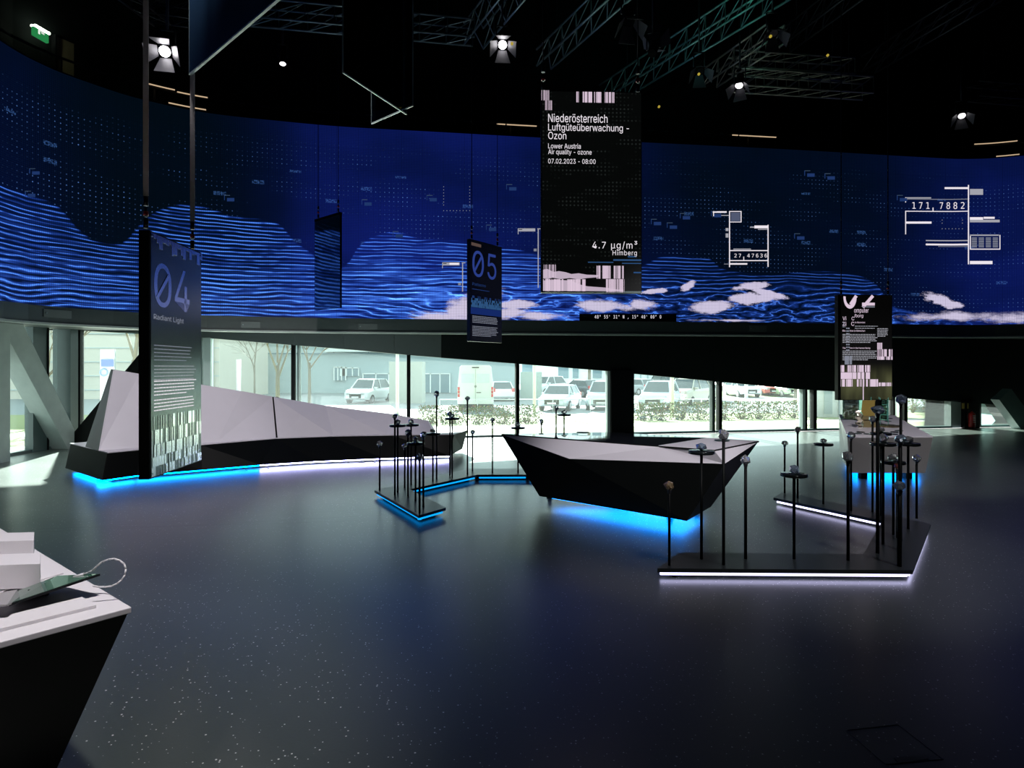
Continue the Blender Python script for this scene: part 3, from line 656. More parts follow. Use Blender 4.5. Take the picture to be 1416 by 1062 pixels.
# --- ozone sign
pa, pb = P(748.3, 125, 6.30), P(887.6, 128, 6.34)
po = Panel((pa.x, pa.y), (pb.x, pb.y), pa.z, 2.0, .09, None)
so = thing('hanging_sign', 'large black hanging screen reading Niederösterreich Luftgüteüberwachung Ozon', 'sign', po.p(po.w/2, 2))
po.slab(0, 0, po.w, 2.0, -.09, 0).build('casing', BLACK, so, bevel=.003); hang(po, (.025, po.w-.03), so, DARKM, .014, .01)
po.slab(.004, 1.985, po.w-.004, 1.999, -.02, .006).build('bottom_rail', STEEL, so)
def img_face():
    m, nt, b = mat_new('dark_led_face'); v, x, y, z = coords(nt)
    gs, gh = x * 26, z * 26
    dot = ((gs.fr() - .5) * (gs.fr() - .5) + (gh.fr() - .5) * (gh.fr() - .5)).lt(.05)
    dm = noise(nt, comb(nt, gs.floor() * .1, gh.floor() * .3), 1, 2).step(.48, .62)
    b.inputs['Base Color'].default_value = (.006, .007, .007, 1); b.inputs['Roughness'].default_value = .5; b.inputs['Specular IOR Level'].default_value = .25
    k = dot * dm * .012 + .002
    nt.links.new(rgb(nt, k * .85, k * 1.05, k), b.inputs['Emission Color']); b.inputs['Emission Strength'].default_value = 1
    return m
po.slab(.008, .008, po.w-.008, 1.985, -.002, .002).build('screen', img_face(), so)
po.text('Niederösterreich', 758, 157.2, 840, 170.3, WHITE_TXT, so); po.text('Luftgüteüberwachung -', 758, 170.8, 869.5, 185, WHITE_TXT, so); po.text('Ozon', 758, 182.3, 783, 193, WHITE_TXT, so)
po.text('Lower Austria', 758, 198.3, 803, 206, WHITE_TXT, so); po.text('Air quality - ozone', 758, 206.5, 818, 215.8, WHITE_TXT, so); po.text('07.02.2023 - 08:00', 758, 219.5, 823.5, 227, WHITE_TXT, so)
po.text('4.7 µg/m³', 819, 333, 881, 346.6, WHITE_TXT, so, space=1.15); po.text('Himberg', 847, 346, 880.5, 355.2, WHITE_TXT, so, space=1.1)
def pbars(P_, x0, x1, y0, y1, mat, par, seed, fill):
    u0, v0 = P_.at(x0, y0); u1, v1 = P_.at(x1, y1); bars(P_, u0, u1, v0, v1, mat, par, 0, seed, fill)
pbars(po, 748.5, 760, 125, 139, PINK_TXT, so, 31, .7); pbars(po, 753.5, 764, 139.2, 152.5, PINK_TXT, so, 32, .7)
pbars(po, 797, 849, 127, 142.5, PINK_TXT, so, 33, .72); pbars(po, 752, 769, 366, 384, PINK_TXT, so, 34, .6); pbars(po, 825, 862, 367.5, 385.5, PINK_TXT, so, 35, .6)
pbars(po, 751, 812, 386, 403, PINK_TXT, so, 36, .8); pbars(po, 838, 864, 386, 404.5, PINK_TXT, so, 38, .6)
def cloud(P_, pts, mat, par):
    uv = [P_.at(*q) for q in pts]; f = [P_.p(u, v, .005) for u, v in uv]; b = [P_.p(u, v, .0025) for u, v in uv]; n = len(f)
    MB().add(f + b, [list(range(n)), [n + i for i in reversed(range(n))]] + [(i, (i+1) % n, n + (i+1) % n, n + i) for i in range(n)]).build('cloud_picture', mat, par)
SOFTP = EM('soft_pink_pixels', (.62, .50, .62), .8)
cloud(po, [(751, 373), (757, 372), (765, 376), (773, 375), (782, 376.5), (790, 379), (800, 378), (812, 380), (828, 380.5), (826, 383.5), (812, 384.5), (800, 386.5), (788, 384.5), (775, 386), (764, 384), (757, 386), (751, 385)], SOFTP, so)
cloud(po, [(751, 388), (768, 387), (790, 388), (800, 393), (812, 396), (826, 397), (840, 398), (850, 400), (862, 401), (862, 404), (820, 404.5), (770, 404), (751, 403.5)], SOFTP, so)
for (a, b, c, d) in ((813, 362, 848, 363.5), (848, 358.5, 888, 361), (860, 363.5, 888, 365), (876, 376, 888, 378), (868, 354, 880, 356)): po.rect(a, b, min(c, 886.5), d).build('blue_streak', EM('dull_blue', (.04, .12, .3), .6), so)
# --- sign 02
pa, pb = P(1162, 407.5, 12.3), P(1234, 408, 12.35)
p2 = Panel((pa.x, pa.y), (pb.x, pb.y), pa.z, 2.04, .12, None)
s2 = thing('hanging_sign', 'black hanging sign with cut-off number 02 above the far white table', 'sign', p2.p(p2.w/2, 2.04))
p2.slab(-.045, 0, p2.w, 2.04, -.12, 0).build('casing', BLACK, s2, bevel=.003); hang(p2, (.05, p2.w-.05), s2, DARKM, .02, .01)
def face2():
    m, nt, b = mat_new('olive_reflection_face'); v, x, y, z = coords(nt)
    t = z.step(.75, .35) ; n = noise(nt, comb(nt, x * 3.2, z * .8), 1, 2).step(.35, .65)  # olive reflection low on the face painted in as a faint glow
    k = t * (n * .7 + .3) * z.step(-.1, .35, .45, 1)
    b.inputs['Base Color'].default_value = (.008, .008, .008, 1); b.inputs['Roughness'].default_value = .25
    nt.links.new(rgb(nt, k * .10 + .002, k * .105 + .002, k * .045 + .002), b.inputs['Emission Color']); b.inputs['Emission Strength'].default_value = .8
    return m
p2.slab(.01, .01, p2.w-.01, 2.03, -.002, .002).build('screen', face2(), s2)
# numerals cut by the upper edge: open ring, bar and a foot
def ring(P_, cx, cy, rx, ry, w, a0, a1, n=20):
    mb = MB(); pts = [(cx + rx*math.cos(a0 + (a1-a0)*i/n), cy + ry*math.sin(a0 + (a1-a0)*i/n)) for i in range(n+1)]
    for (ax, ay), (bx, by) in zip(pts, pts[1:]):
        if min(ay, by) > 0: mb.beam(P_.p(ax, ay, .004), P_.p(bx, by, .004), .002, w, up=P_.v)
    return mb
mb = MB(); vs = []
n = 24
for i in range(n + 1):
    a = -.25 + (math.pi + .5) * i / n
    for rr in (1.0, .66): vs.append(p2.p(.19 + .13*rr*math.cos(a), .05 + .22*rr*math.sin(a) , .004))
fs = [(2*i, 2*i+1, 2*i+3, 2*i+2) for i in range(n)]
keep = [f for f in fs if all((p2.A.z - vs[q].z) > 0 for q in f)]
MB().add(vs, keep).build('numeral', PINK_TXT, s2, fix=False)
for (x0, y0, x1, y1, hw) in ((1176, 421, 1184, 409, 2.2), (1193, 425, 1207, 409, 2.2)):
    a = p2.p(*p2.at(x0, y0), .004); b = p2.p(*p2.at(x1, y1), .004); d = (b - a).normalized(); q = d.cross(p2.n) * hw / F0 * 12.3
    MB().add([a+q, a-q, b-q, b+q], [(0,1,2,3)]).build('numeral_stroke', PINK_TXT, s2, fix=False)
p2.rect(1192, 418.5, 1209.5, 422.5).build('numeral_stroke', PINK_TXT, s2); p2.rect(1192, 423.6, 1209.5, 425).build('numeral_echo', DIM_TXT, s2)
p2.text('omputer', 1181, 426.5, 1201, 434, PINK_TXT, s2); p2.text('/borg', 1181, 434, 1193.5, 440, PINK_TXT, s2); p2.text('Vi', 1165, 437.5, 1170, 443, PINK_TXT, s2); p2.text('C', 1177.5, 438, 1181, 443, PINK_TXT, s2)
p2.text('Zi', 1165, 445, 1170, 450.5, PINK_TXT, s2); p2.text('C', 1177, 445, 1181, 450.5, PINK_TXT, s2); p2.text('im Menschen', 1182, 444.6, 1196, 447, PINK_TXT, s2)
p2.text('Die', 1165, 456, 1169, 458.6, PINK_TXT, s2); p2.text('time im Menschen', 1175, 456, 1196, 458.6, PINK_TXT, s2)
p2.text('The', 1165, 480, 1169, 482.6, PINK_TXT, s2); p2.text('ime in the Human Being', 1175, 480, 1203, 483, PINK_TXT, s2)
def plines(P_, x0, x1, y0, y1, n, mat, par, seed):
    u0, v0 = P_.at(x0, y0); u1, v1 = P_.at(x1, y1); lines(P_, u0, u1, v0, (v1-v0)/max(1, n-1), n, (v1-v0)/n*.5, mat, par, seed)
plines(p2, 1182, 1214, 451, 454, 2, OFFW, s2, 1); plines(p2, 1165, 1214, 462.5, 473.5, 6, OFFW, s2, 2); plines(p2, 1213, 1228, 454.5, 465, 6, OFFW, s2, 3); plines(p2, 1165, 1213, 485.5, 497.5, 6, OFFW, s2, 4)
plines(p2, 1165, 1169, 446, 452, 3, DIM_TXT, s2, 14); plines(p2, 1170, 1175, 454, 484, 9, DIM_TXT, s2, 15)
pbars(p2, 1162.5, 1203, 505, 514.5, PINK_TXT, s2, 41, .65); pbars(p2, 1162.5, 1203, 515, 524, PINK_TXT, s2, 42, .85); pbars(p2, 1162.5, 1214, 524.5, 534.5, PINK_TXT, s2, 43, .65)
pbars(p2, 1213, 1234, 483, 493, PINK_TXT, s2, 44, .6); pbars(p2, 1213, 1234, 493, 497.5, PINK_TXT, s2, 45, .75); pbars(p2, 1215, 1234, 529, 534, PINK_TXT, s2, 46, .7); pbars(p2, 1213, 1220, 474, 483, PINK_TXT, s2, 47, .7); pbars(p2, 1168, 1178, 492, 504, DIM_TXT, s2, 48, .8)
p2.rect(1193, 505, 1194.2, 553).build('white_line', PINK_TXT, s2)
# --- glass panes hanging under the ceiling
def glasspane(A, B, zb, zt, lab, mat, edge=EDGE, t=.012):
    A = Vector((*A, 0)); B = Vector((*B, 0)); u = (B - A).normalized(); n = Vector((u.y, -u.x, 0)); w = (B-A).length; c = (A+B)/2
    th = thing('hanging_glass_panel', lab, 'glass panel', (c.x, c.y, zb), 'glass panels hanging under the ceiling')
    MB().obox((c.x, c.y, (zb+zt)/2), u*w/2, n*t/2, (0,0,(zt-zb)/2)).build('glass', mat, th)
    MB().obox((c.x, c.y, zb), u*w/2, n*(t/2+.001), (0,0,.007)).build('bottom_edge', edge, th)
    for q in (A, B): MB().obox((q.x, q.y, (zb+zt)/2), u*.004, n*(t/2+.001), (0,0,(zt-zb)/2)).build('side_edge', M('dull_edge', (.12,.16,.16), .4), th)
    for q in (A + u*.08, B - u*.08): MB().tube((q.x, q.y, zt), (q.x, q.y, 12.5), .004, 6).build('wire', DARKM, th)
def at_z(px, py, z): Y = (z - HC) * F0 / (HY - py); return ((px - CX) / F0 * Y, Y)
glasspane(at_z(474, 100, 4.56), at_z(562, 158, 4.56), 4.56, 6.56, 'clear hanging glass pane with bright slanting lower edge, nearer of the top centre pair', THIN)
glasspane(at_z(571, 146, 4.6), at_z(514, 171, 4.6), 4.6, 6.6, 'clear hanging glass pane crossing behind the nearer one at top centre', THIN)
a = at_z(263, 103, 4.56); b = at_z(384, 0, 4.56); b = (a[0] + (b[0]-a[0])*1.3, a[1] + (b[1]-a[1])*1.3)
glasspane(a, b, 4.56, 6.8, 'dark blue hanging panel with slanting lower edge beside the second strap', M('blue_film', (.02, .05, .10), .25, .3), t=.02)
# ------------------------------------------------------------------ trusses and lamps
def truss(A, B, lab, mat, w=.36, n=None):
    A = Vector(A); B = Vector(B); d = (B-A).normalized(); L = (B-A).length; r = d.cross(Vector((0,0,1))).normalized(); t = Vector((0,0,1)); n = n or max(3, int(L / .5)); c = (A+B)/2
    th = thing('lighting_truss', lab, 'truss', A, 'lighting trusses under the ceiling'); h = w/2
    for i, j in ((-1,-1),(1,-1),(1,1),(-1,1)): MB().tube(A + r*h*i + t*h*j, B + r*h*i + t*h*j, .022, 6).build('chord', mat, th)
    mb = MB()
    for k in range(n):
        a = A + d*L*k/n; b = A + d*L*(k+1)/n
        for j in (-1, 1): mb.tube(a + r*h*j - t*h, b + r*h*j + t*h, .011, 5, caps=False); mb.tube(b + r*h*j + t*h, b + r*h*j - t*h, .011, 5, caps=False)
        for j in (-1, 1): mb.tube(a - r*h + t*h*j, b + r*h + t*h*j, .011, 5, caps=False)
    mb.build('lattice', mat, th)
    for q in (.15, .85): c = A.lerp(B, q); MB().tube((c.x, c.y, c.z+h), (c.x, c.y, 12.47), .006, 5).build('chain', DARKM, th)
def tz(px, py, z=8.6): x, y = at_z(px, py, z); return (x, y, z)
truss(tz(300, 12), tz(655, 45), 'dark lattice truss running left to right at the top centre', STEEL)
truss(tz(655, 50), tz(742, -60), 'short greenish truss rising to the upper edge right of centre', STEEL, .42)
truss(tz(752, 82), tz(905, -60), 'truss slanting up behind the cables of the ozone sign', STEEL)
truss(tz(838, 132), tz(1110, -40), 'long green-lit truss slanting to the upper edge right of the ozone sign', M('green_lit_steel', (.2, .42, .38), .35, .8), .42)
truss(tz(982, 108, 8.4), tz(1075, 45, 8.4), 'short faint truss slanting above the barn-door lamp', WARMST)
truss(tz(1012, 86), tz(1175, 96), 'upper of two short horizontal trusses right of centre', WARMST)
truss(tz(1020, 111, 8.0), tz(1200, 122, 8.0), 'lower of two short horizontal trusses right of centre', WARMST)
truss(tz(1082, 60, 9), tz(1240, -60, 9), 'faint truss slanting in the dark right of the short horizontal ones', DARKM)
truss(tz(1200, 90, 9), tz(1400, -30, 9), 'faint dark truss slanting at upper right', DARKM)
truss(tz(1345, 126), tz(1450, 134), 'short faint truss at the far right above the LED wall', DARKM)
truss(tz(120, -60), tz(225, 22), 'dark truss corner left of the glaring lamp', DARKM)
truss(tz(205, 10), tz(300, 24), 'dark truss above the glaring lamp behind the first strap', DARKM)
def lamp(px, py, Y, tgt, lab, em=0, r=.09, power=0, size=40, doors=True, zt=8.6, col=(1, .93, .98)):
    c = P(px, py, Y); d = (Vector(tgt) - c).normalized(); th = thing('stage_lamp', lab, 'lamp', c, 'stage lamps under the ceiling')
    MB().tube(c - d*.28, c, r*.8, 12, r).build('housing', BLACK, th)
    MB().tube(c + d*.002, c + d*.01, r*.82, 14).build('lens', EM('lamp_lens', (1, .96, 1), em) if em else BLACKG, th)
    s = d.cross(Vector((0,0,1))).normalized(); u = s.cross(d)
    MB().path([c - d*.14 + s*r*1.2, c - d*.14 + s*r*1.2 + Vector((0,0,.25)), c - d*.14 - s*r*1.2 + Vector((0,0,.25)), c - d*.14 - s*r*1.2], .012, 5).build('yoke', DARKM, th)
    MB().tube(c - d*.14 + Vector((0,0,.25)), Vector(((c - d*.14).x, (c - d*.14).y, zt + .3)), .018, 6).build('drop_pipe', DARKM, th)
    if doors:
        for i, a in enumerate((s, -s, u, -u)):
            b = s if i > 1 else u; e = c + a*r
            f = [e + b*r*.8, e - b*r*.8, e - b*r*1.5 + (a*.6 + d)*.2, e + b*r*1.5 + (a*.6 + d)*.2]
            MB().add(f + [q + a*.004 for q in f], [(0,1,2,3),(7,6,5,4),(0,4,5,1),(1,5,6,2),(2,6,7,3),(3,7,4,0)]).build('barn_door', BARN, th)
    if power:
        lo = lamp_spot(c + d*.05, tgt, power, size, color=col); lo.parent = th; lo.location = d*.05
BARN = M('barn_door_paint', (.05, .05, .06), .5)
T_BENCH = (-4.8, 11.2, .8); T_TAB = (1.6, 7.6, .7)
lamp(228, 71, 8.5, (-3.2, 2.5, 1.2), 'glaring white stage lamp left of the dark blue panel', 25, .085, 30, 60)
lamp(391, 88, 12.5, (-4, 11, 0), 'small dim stage lamp hanging right of the dark blue panel', 4, .07, doors=False)
lamp(513, 92, 10.5, (-1.5, 3.5, 1), 'bright stage lamp seen through the clear hanging panes', 18, .07, doors=True)
lamp(695, 62, 10.0, (.2, 4, .8), 'bright stage lamp hung under the truss corner at top centre', 14, .08)
lamp(1022, 118, 12.8, (2.5, 9.5, .3), 'stage lamp with lit barn doors right of centre below the short trusses', 3, .09, col=(.9, .88, 1))
lamp(1070, 46, 10.5, (4, 7, .5), 'dark stage lamp with square flap near the upper edge right of centre', 0, .08)
lamp(968, 98, 11.5, (3, 7, .5), 'dark stage lamp just left of the lit barn-door lamp', 0, .08)
lamp(1330, 160, 14.5, (8, 10, .5), 'stage lamp with a blue-lit flap at the right above the LED wall', 2, .09)
lamp(905, 62, 9.5, (3.0, 11.5, 9.2), 'teal-lit stage lamp clamped below the long green truss', 0, .08, 60, 100, col=(.3, 1, .85))
lamp(870, 30, 9.0, (2, 6.5, .5), 'teal-lit stage lamp above the ozone sign', 0, .08)
for (px, py, Y, lab) in ((966, 103, 11.3, 'yellow pilot light left of the barn-door lamp'), (1065, 51, 10.3, 'yellow pilot light of the square-flap lamp at upper right'), (911, 148, 12, 'yellow pilot light right of the ozone sign'), (708, 61, 9.8, 'yellow pilot light beside the truss corner lamp'), (1144, 77, 12, 'faint yellow light among the dark trusses at right')):
    c = P(px, py, Y); tag(MB().tube(c, c + Vector((0, -.03, 0)), .022, 8).build('pilot_light', EM('yellow_pilot', (.8, .6, .08), .5)), lab, 'light')
# further lamps of the same rig out of the picture, and one added behind the view
def rig(loc, tgt, power, size, lab, col=(1, .95, .98)):
    c = Vector(loc); d = (Vector(tgt) - c).normalized(); th = thing('stage_lamp', lab, 'lamp', c)
    MB().tube(c - d*.28, c, .07, 12, .09).build('housing', BLACK, th); MB().tube((c - d*.14), ((c - d*.14).x, (c - d*.14).y, 12.47), .018, 6).build('drop_pipe', DARKM, th)
    lo = lamp_spot(c + d*.05, tgt, power, size, color=col, radius=.2); lo.parent = th; lo.location = d*.05
rig((-2.0, 4.5, 8.6), T_BENCH, 2600, 46, 'stage lamp above the view aimed at the long bench')
rig((-4.5, 5.5, 8.6), (-6.3, 10.6, 1.0), 700, 30, 'stage lamp above the view aimed at the tall end of the bench')
rig((2.7, -2.0, 7.6), (1.6, 7.5, .62), 3800, 15, 'added unseen lamp behind the view aimed at the central table')  # unseen lamp added to brighten the table rim from the front
rig((-.8, 1.0, 8.6), (-2.6, 2.7, .9), 2600, 34, 'stage lamp above the view aimed at the near table')
rig((4.6, 2.0, 8.6), (6.8, 11.2, .6), 3200, 24, 'stage lamp above the view aimed at the far white table')
rig((4.4, 2.6, 8.6), (2.9, 6.4, .8), 1100, 34, 'stage lamp above the view aimed at the white-lit platform')
rig((-3.4, 4.2, 8.6), (-.9, 9.2, .9), 1100, 26, 'stage lamp above the view aimed at the blue-lit platform')
# ------------------------------------------------------------------ long bench
BLUE_L = EM('blue_led', (.003, .32, .95), 1.5); BLUE_U = EM('blue_under_light', (.0, .24, 1), 8); LILAC_L = EM('white_led', (.66, .64, 1), 3.0); LILAC_U = EM('lilac_under_light', (.50, .50, 1), 22); BLUE_B = EM('blue_bench_light', (.0, .24, 1), 22)
def hull(mb, top, bot, capt=True, capb=True):
    n = len(top); vs = list(top) + list(bot); fs = [(i, (i+1) % n, n + (i+1) % n, n + i) for i in range(n)]
    if capt: fs.append(list(range(n)))
    if capb: fs.append([n + i for i in reversed(range(n))])
    return mb.add(vs, fs)
zs, zb = .46, .07
bench = thing('long_bench', 'long low faceted bench, black base with pale lilac backrest, along the windows', 'bench', (-4.5, 11.5, 0))
ft = [FL(148, 627, zs), FL(193, 622.6, zs), FL(279.3, 615.8, zs), FL(381.6, 606.9, zs), FL(458.7, 604, zs), FL(545, 602.4, zs), FL(627.8, 601.5, zs)]
fb = [FL(141, 664.4, zb), FL(190, 657.5, zb), FL(279, 650, zb), FL(360, 643, zb), FL(438, 638, zb), FL(530, 634, zb), FL(622, 630.6, zb)]
bt = [Vector((-.95, 13.5, zs)), Vector((-2.6, 13.6, zs)), Vector((-3.7, 13.5, zs)), Vector((-4.9, 13.15, zs)), Vector((-6.0, 12.5, zs)), Vector((-7.0, 11.9, zs)), FL(97.6, 613.6, zs)]
bb = [v.copy() for v in bt]
for v in bb: v.z = zb
bb[-1] = FL(90, 647.4, zb)
bb[0].x -= .1
hull(MB(), ft + bt, fb + bb).build('base', BLACK, bench, bevel=.004)
# seat cover: thin pale skin on top
def inset(pts, c, k): return [p.lerp(Vector((c[0], c[1], p.z)), k) for p in pts]
sc = [p + Vector((0, .02, .001)) for p in ft] + [p + Vector((0, -.02, .001)) for p in bt]
hull(MB(), [p + Vector((0, 0, .012)) for p in sc], sc).build('seat', LILAC, bench)
Q = lambda px, py, z=zs + .012: FL(px, py, z)
# backrest, tall end module
B0, B0b = Q(136.3, 623.2), Q(118, 617.6)
T0 = P(156.5, 511.5, 10.95); T0b = P(153.5, 510.3, 11.15)
T1 = P(193, 517, 11.3); T2 = P(279, 532, 11.9); B1 = Q(193, 618.9); B2 = Q(279, 612.9)
T3 = P(376.5, 548.3, 12.75); B3 = Q(381.5, 605.6); M1 = P(335, 541, 12.35)
def solid(name, tris, ridge, base, back, par, mat=LILAC):
    mb = MB()
    for f in tris: mb.add(f, [tuple(range(len(f)))])
    r = [Vector(p) for p in ridge]; bk = [Vector((p.x + back[0], p.y + back[1], p.z)) for p in r]; gb = [Vector((p.x + back[0]*1.6, p.y + back[1]*1.6, zs)) for p in r]
    n = len(r)
    for i in range(n-1): mb.add([r[i], r[i+1], bk[i+1], bk[i]], [(0,1,2,3)]); mb.add([bk[i], bk[i+1], gb[i+1], gb[i]], [(0,1,2,3)])
    return mb.build(name, mat, par)
mb = MB().add([B0, B1, T1, T0], [(0,1,2,3)]).add([B1, B2, T2, T1], [(0,1,2,3)]).add([B2, Q(300, 611.2), M1, T2], [(0,1,2,3)]).add([Q(300, 611.2), B3, T3, M1], [(0,1,2,3)])
back = [T0, T1, T2, M1, T3]
bk = [p + Vector((-.003, .012, 0)) for p in back]; bk[0] = T0b; gb = [Vector((p.x - .2, p.y + .75, zs)) for p in back]; gb[0] = B0b
for i in range(4): mb.add([back[i], back[i+1], bk[i+1], bk[i]], [(0,1,2,3)]).add([bk[i], bk[i+1], gb[i+1], gb[i]], [(0,1,2,3)])
mb.add([T3, bk[4], gb[4], B3], [(0,1,2,3)])
mb.build('backrest', LILAC, bench)
MB().add([B0, T0, T0b, B0b], [(0,1,2,3)]).add([p + Vector((.012,.012,0)) for p in (B0, T0, T0b, B0b)], [(3,2,1,0)]).build('end_panel', M('grey_end_paint', (.16, .18, .175), .5), bench)
# second module after the dark seam
s3, u3 = P(378.5, 548.7, 12.76), Q(384, 605.4)
K1 = Q(461, 602.4); T4 = P(450, 561, 13.1); K2 = Q(535, 600.6); T5 = P(539, 572, 13.25); T6 = P(592, 581.7, 13.15); T7 = P(600.5, 592, 13.05); K3 = Q(600, 599.9)
D1 = (s3 + K1) / 2 + Vector((.02, -.06, 0))
mb = MB().add([s3, u3, D1], [(0,1,2)]).add([u3, K1, D1], [(0,1,2)]).add([s3, D1, K1, T4], [(0,1,3),(1,2,3)])
e1 = (T4 + K2) / 2 + Vector((.02, -.05, .0))
mb.add([T4, K1, e1, K2], [(0,1,2),(1,3,2)]).add([T4, e1, K2, T5], [(0,1,3),(1,2,3)]).add([T5, K2, K3, T6], [(0,1,3),(1,2,3)]).add([T6, K3, T7], [(0,1,2)])
back = [s3, T4, T5, T6, T7]; bk = [p + Vector((-.003, .012, 0)) for p in back]; gb = [Vector((p.x - .06, p.y + .30, zs)) for p in back]
for i in range(4): mb.add([back[i], back[i+1], bk[i+1], bk[i]], [(0,1,2,3)]).add([bk[i], bk[i+1], gb[i+1], gb[i]], [(0,1,2,3)])
mb.add([T7, bk[4], gb[4], K3], [(0,1,2,3)]).add([s3, bk[0], gb[0], u3], [(0,1,2,3)])
mb.build('backrest', LILAC, bench)
hull(MB(), [T3 + Vector((-.02,.02,-.01)), s3 + Vector((.02,.02,-.01)), u3 + Vector((.02,.02,0)), B3 + Vector((-.02,.02,0))], [T3 + Vector((-.04,.2,-.01)), s3 + Vector((.03,.2,-.01)), u3 + Vector((.03,.3,0)), B3 + Vector((-.04,.3,0))]).build('seam', BLACK, bench)
def under(pts, c, k, z, mat, par, name='light_panel'):
    q = [Vector((p.x + (c[0]-p.x)*k, p.y + (c[1]-p.y)*k, z)) for p in pts]; n = len(q)
    return MB().add(q + [p + Vector((0,0,.01)) for p in q], [list(reversed(range(n))), [n + i for i in range(n)]] + [(i, (i+1) % n, n + (i+1) % n, n + i) for i in range(n)]).build(name, mat, par)
def strip_under(pts, off, z, mat, par, w=.08):
    for a, b in zip(pts, pts[1:]):
        d = (b - a).normalized(); n = Vector((-d.y, d.x, 0)) * off
        MB().beam(Vector((a.x, a.y, z)) + n, Vector((b.x, b.y, z)) + n, w, .02).build('light_strip', mat, par)
strip_under(fb[:4], .10, .056, BLUE_B, bench, .12); strip_under(fb[3:], .10, .056, LILAC_U, bench, .12)
strip_under([fb[0] + Vector((-.05,.08,0)), bb[-1] + Vector((.1,-.05,0))], -.12, .056, BLUE_B, bench, .12)
for (px, py) in ((150, 662), (356, 648), (437, 641), (575, 634)):
    c = FL(px, py, 0) + Vector((0, .12, 0)); MB().tube((c.x, c.y, .0), (c.x, c.y, zb), .028, 10).build('foot', DARKM, bench)
r = random.Random(3)
for (px, py) in ((300, 650), (330, 648), (480, 640)):
    c = FL(px, py, .01); pts = [c + Vector((i*.09, .05*math.sin(i*1.7) + r.uniform(0,.05), .02*abs(math.sin(i*2.1)))) for i in range(7)]
    MB().path(pts, .006, 5).build('cable', RUBBER, bench)
# ------------------------------------------------------------------ central faceted table
tab = thing('faceted_table', 'central boat-shaped faceted table, black body with lilac rim and glass top', 'table', (1.7, 7.9, 0))
zt = .9
L, Nn, R, B = FL(693.4, 600.7, zt), FL(987.3, 622.6, zt), FL(1049, 610.3, zt), FL(841, 598.2, zt - .05)
E1 = P(787.4, 634.5, 7.72); E2 = P(1002, 641.4, 6.9)
K = L.lerp(Nn, (FL(916, 617.3, zt).x - L.x) / (Nn.x - L.x))
BLp, BF, BR, BB = FL(745.8, 686, .1), FL(949.7, 720.4, .1), FL(983, 700.8, .1), Vector((1.7, 8.45, .1))
MB().add([L, E1, K], [(0,1,2)]).add([E1, E2, K], [(0,1,2)]).add([K, E2, Nn], [(0,1,2)]).add([Nn, E2, R], [(0,1,2)]).build('rim', LILAC, tab)
mb = MB().add([L, BLp, E1], [(0,1,2)]).add([E1, BLp, BF, E2], [(0,1,2),(0,2,3)]).add([E2, BF, BR, R], [(0,1,2),(0,2,3)]).add([R, BR, BB, B], [(0,1,2),(0,2,3)]).add([B, BB, BLp, L], [(0,1,2),(0,2,3)]).add([BLp, BF, BR, BB], [(3,2,1,0)])
mb.build('body', BLACK, tab)
up = Vector((0, 0, .008)); K3, K2 = FL(914, 616.0, zt), FL(972, 606.4, zt - .008)
def on_seg(p, a, b): return a.lerp(b, max(0, min(1, (p - a).dot(b - a) / (b - a).length_squared)))
K3 = on_seg(K3, L, Nn); K2 = on_seg(K2, B, R)
TG = M('table_glass', (.012, .014, .02), .03, spec=.8)
hull(MB(), [p + up for p in (L, K3, K2, B)], [L, K3, K2, B]).build('glass_top', TG, tab)
hull(MB(), [p + up for p in (K3, Nn, R, K2)], [K3, Nn, R, K2]).build('lacquer_top', LILAC, tab)
d_ = Vector((0,-.004,-.004)); MB().beam(L + d_, Nn + d_, .008, .016).beam(Nn + d_, R + d_, .008, .016).build('dark_edge', BLACK, tab)
under([BLp, BF, BR, BB], (1.7, 7.8), .12, .085, BLUE_U, tab)
for (px, py) in ((763, 691), (933, 719), (970, 706)):
    c = FL(px, py, 0) + Vector((-.02, .14, 0)); MB().tube((c.x, c.y, 0), (c.x, c.y, .1), .03, 10).tube((c.x, c.y, 0), (c.x, c.y, .015), .045, 10).build('foot', DARKM, tab)
# discs lying on the glass
for (px, py, lab) in ((806, 598.5, 'flat dark disc lying on the glass part of the central table'), (998.5, 609.5, 'round grey disc lying on the lacquered end of the central table')):
    c = FL(px, py, zt + .01); tag(MB().lathe([(0,0),(.085,0),(.09,.006),(.085,.012),(0,.012)], c, 20).build('flat_disc', BLACKG if px < 900 else FRAMEM), lab, 'disc')
# ------------------------------------------------------------------ far white table with its case
ft_ = thing('long_table', 'long putty-coloured exhibit table at the right under the sign numbered 02', 'table', (7, 12, 0))
zt2 = .72
a, b, c, d = FL(1171.8, 605.3, zt2), FL(1290, 605, zt2), FL(1237, 575, zt2), FL(1159.8, 574, zt2)
a2, b2 = FL(1175, 654, .12), FL(1279.8, 654, .12); d2 = FL(1161.5, 630, .12); c2 = Vector((8.2, 13.0, .12))
hull(MB(), [a, b, c, d], [a2, b2, c2, d2]).build('body', PUTTY, ft_)
hull(MB(), [p + Vector((0,0,.015)) for p in (a, b, c, d)], [a, b, c, d]).build('top', LILAC, ft_)
under([a2, b2, c2, d2], (6.9, 11.6), .12, .105, BLUE_U, ft_)
for p in (a2.lerp(b2, .22) + Vector((.05,.2,0)), a2.lerp(b2, .82) + Vector((.05,.2,0)), d2 + Vector((.3,0,0)), c2 + Vector((-.3,0,0))): MB().box(p.x-.05, p.y-.05, 0, p.x+.05, p.y+.05, .12).build('foot', BLACK, ft_)
zz = zt2 + .015
cc = FL(1201, 590, zz)
case = thing('display_case', 'open green-edged glass case on the long putty table', 'case', (cc.x, cc.y + .5, zz))
x0, x1, y0, y1, h = 6.88, 7.45, cc.y + 1.2, cc.y + 1.8, .62
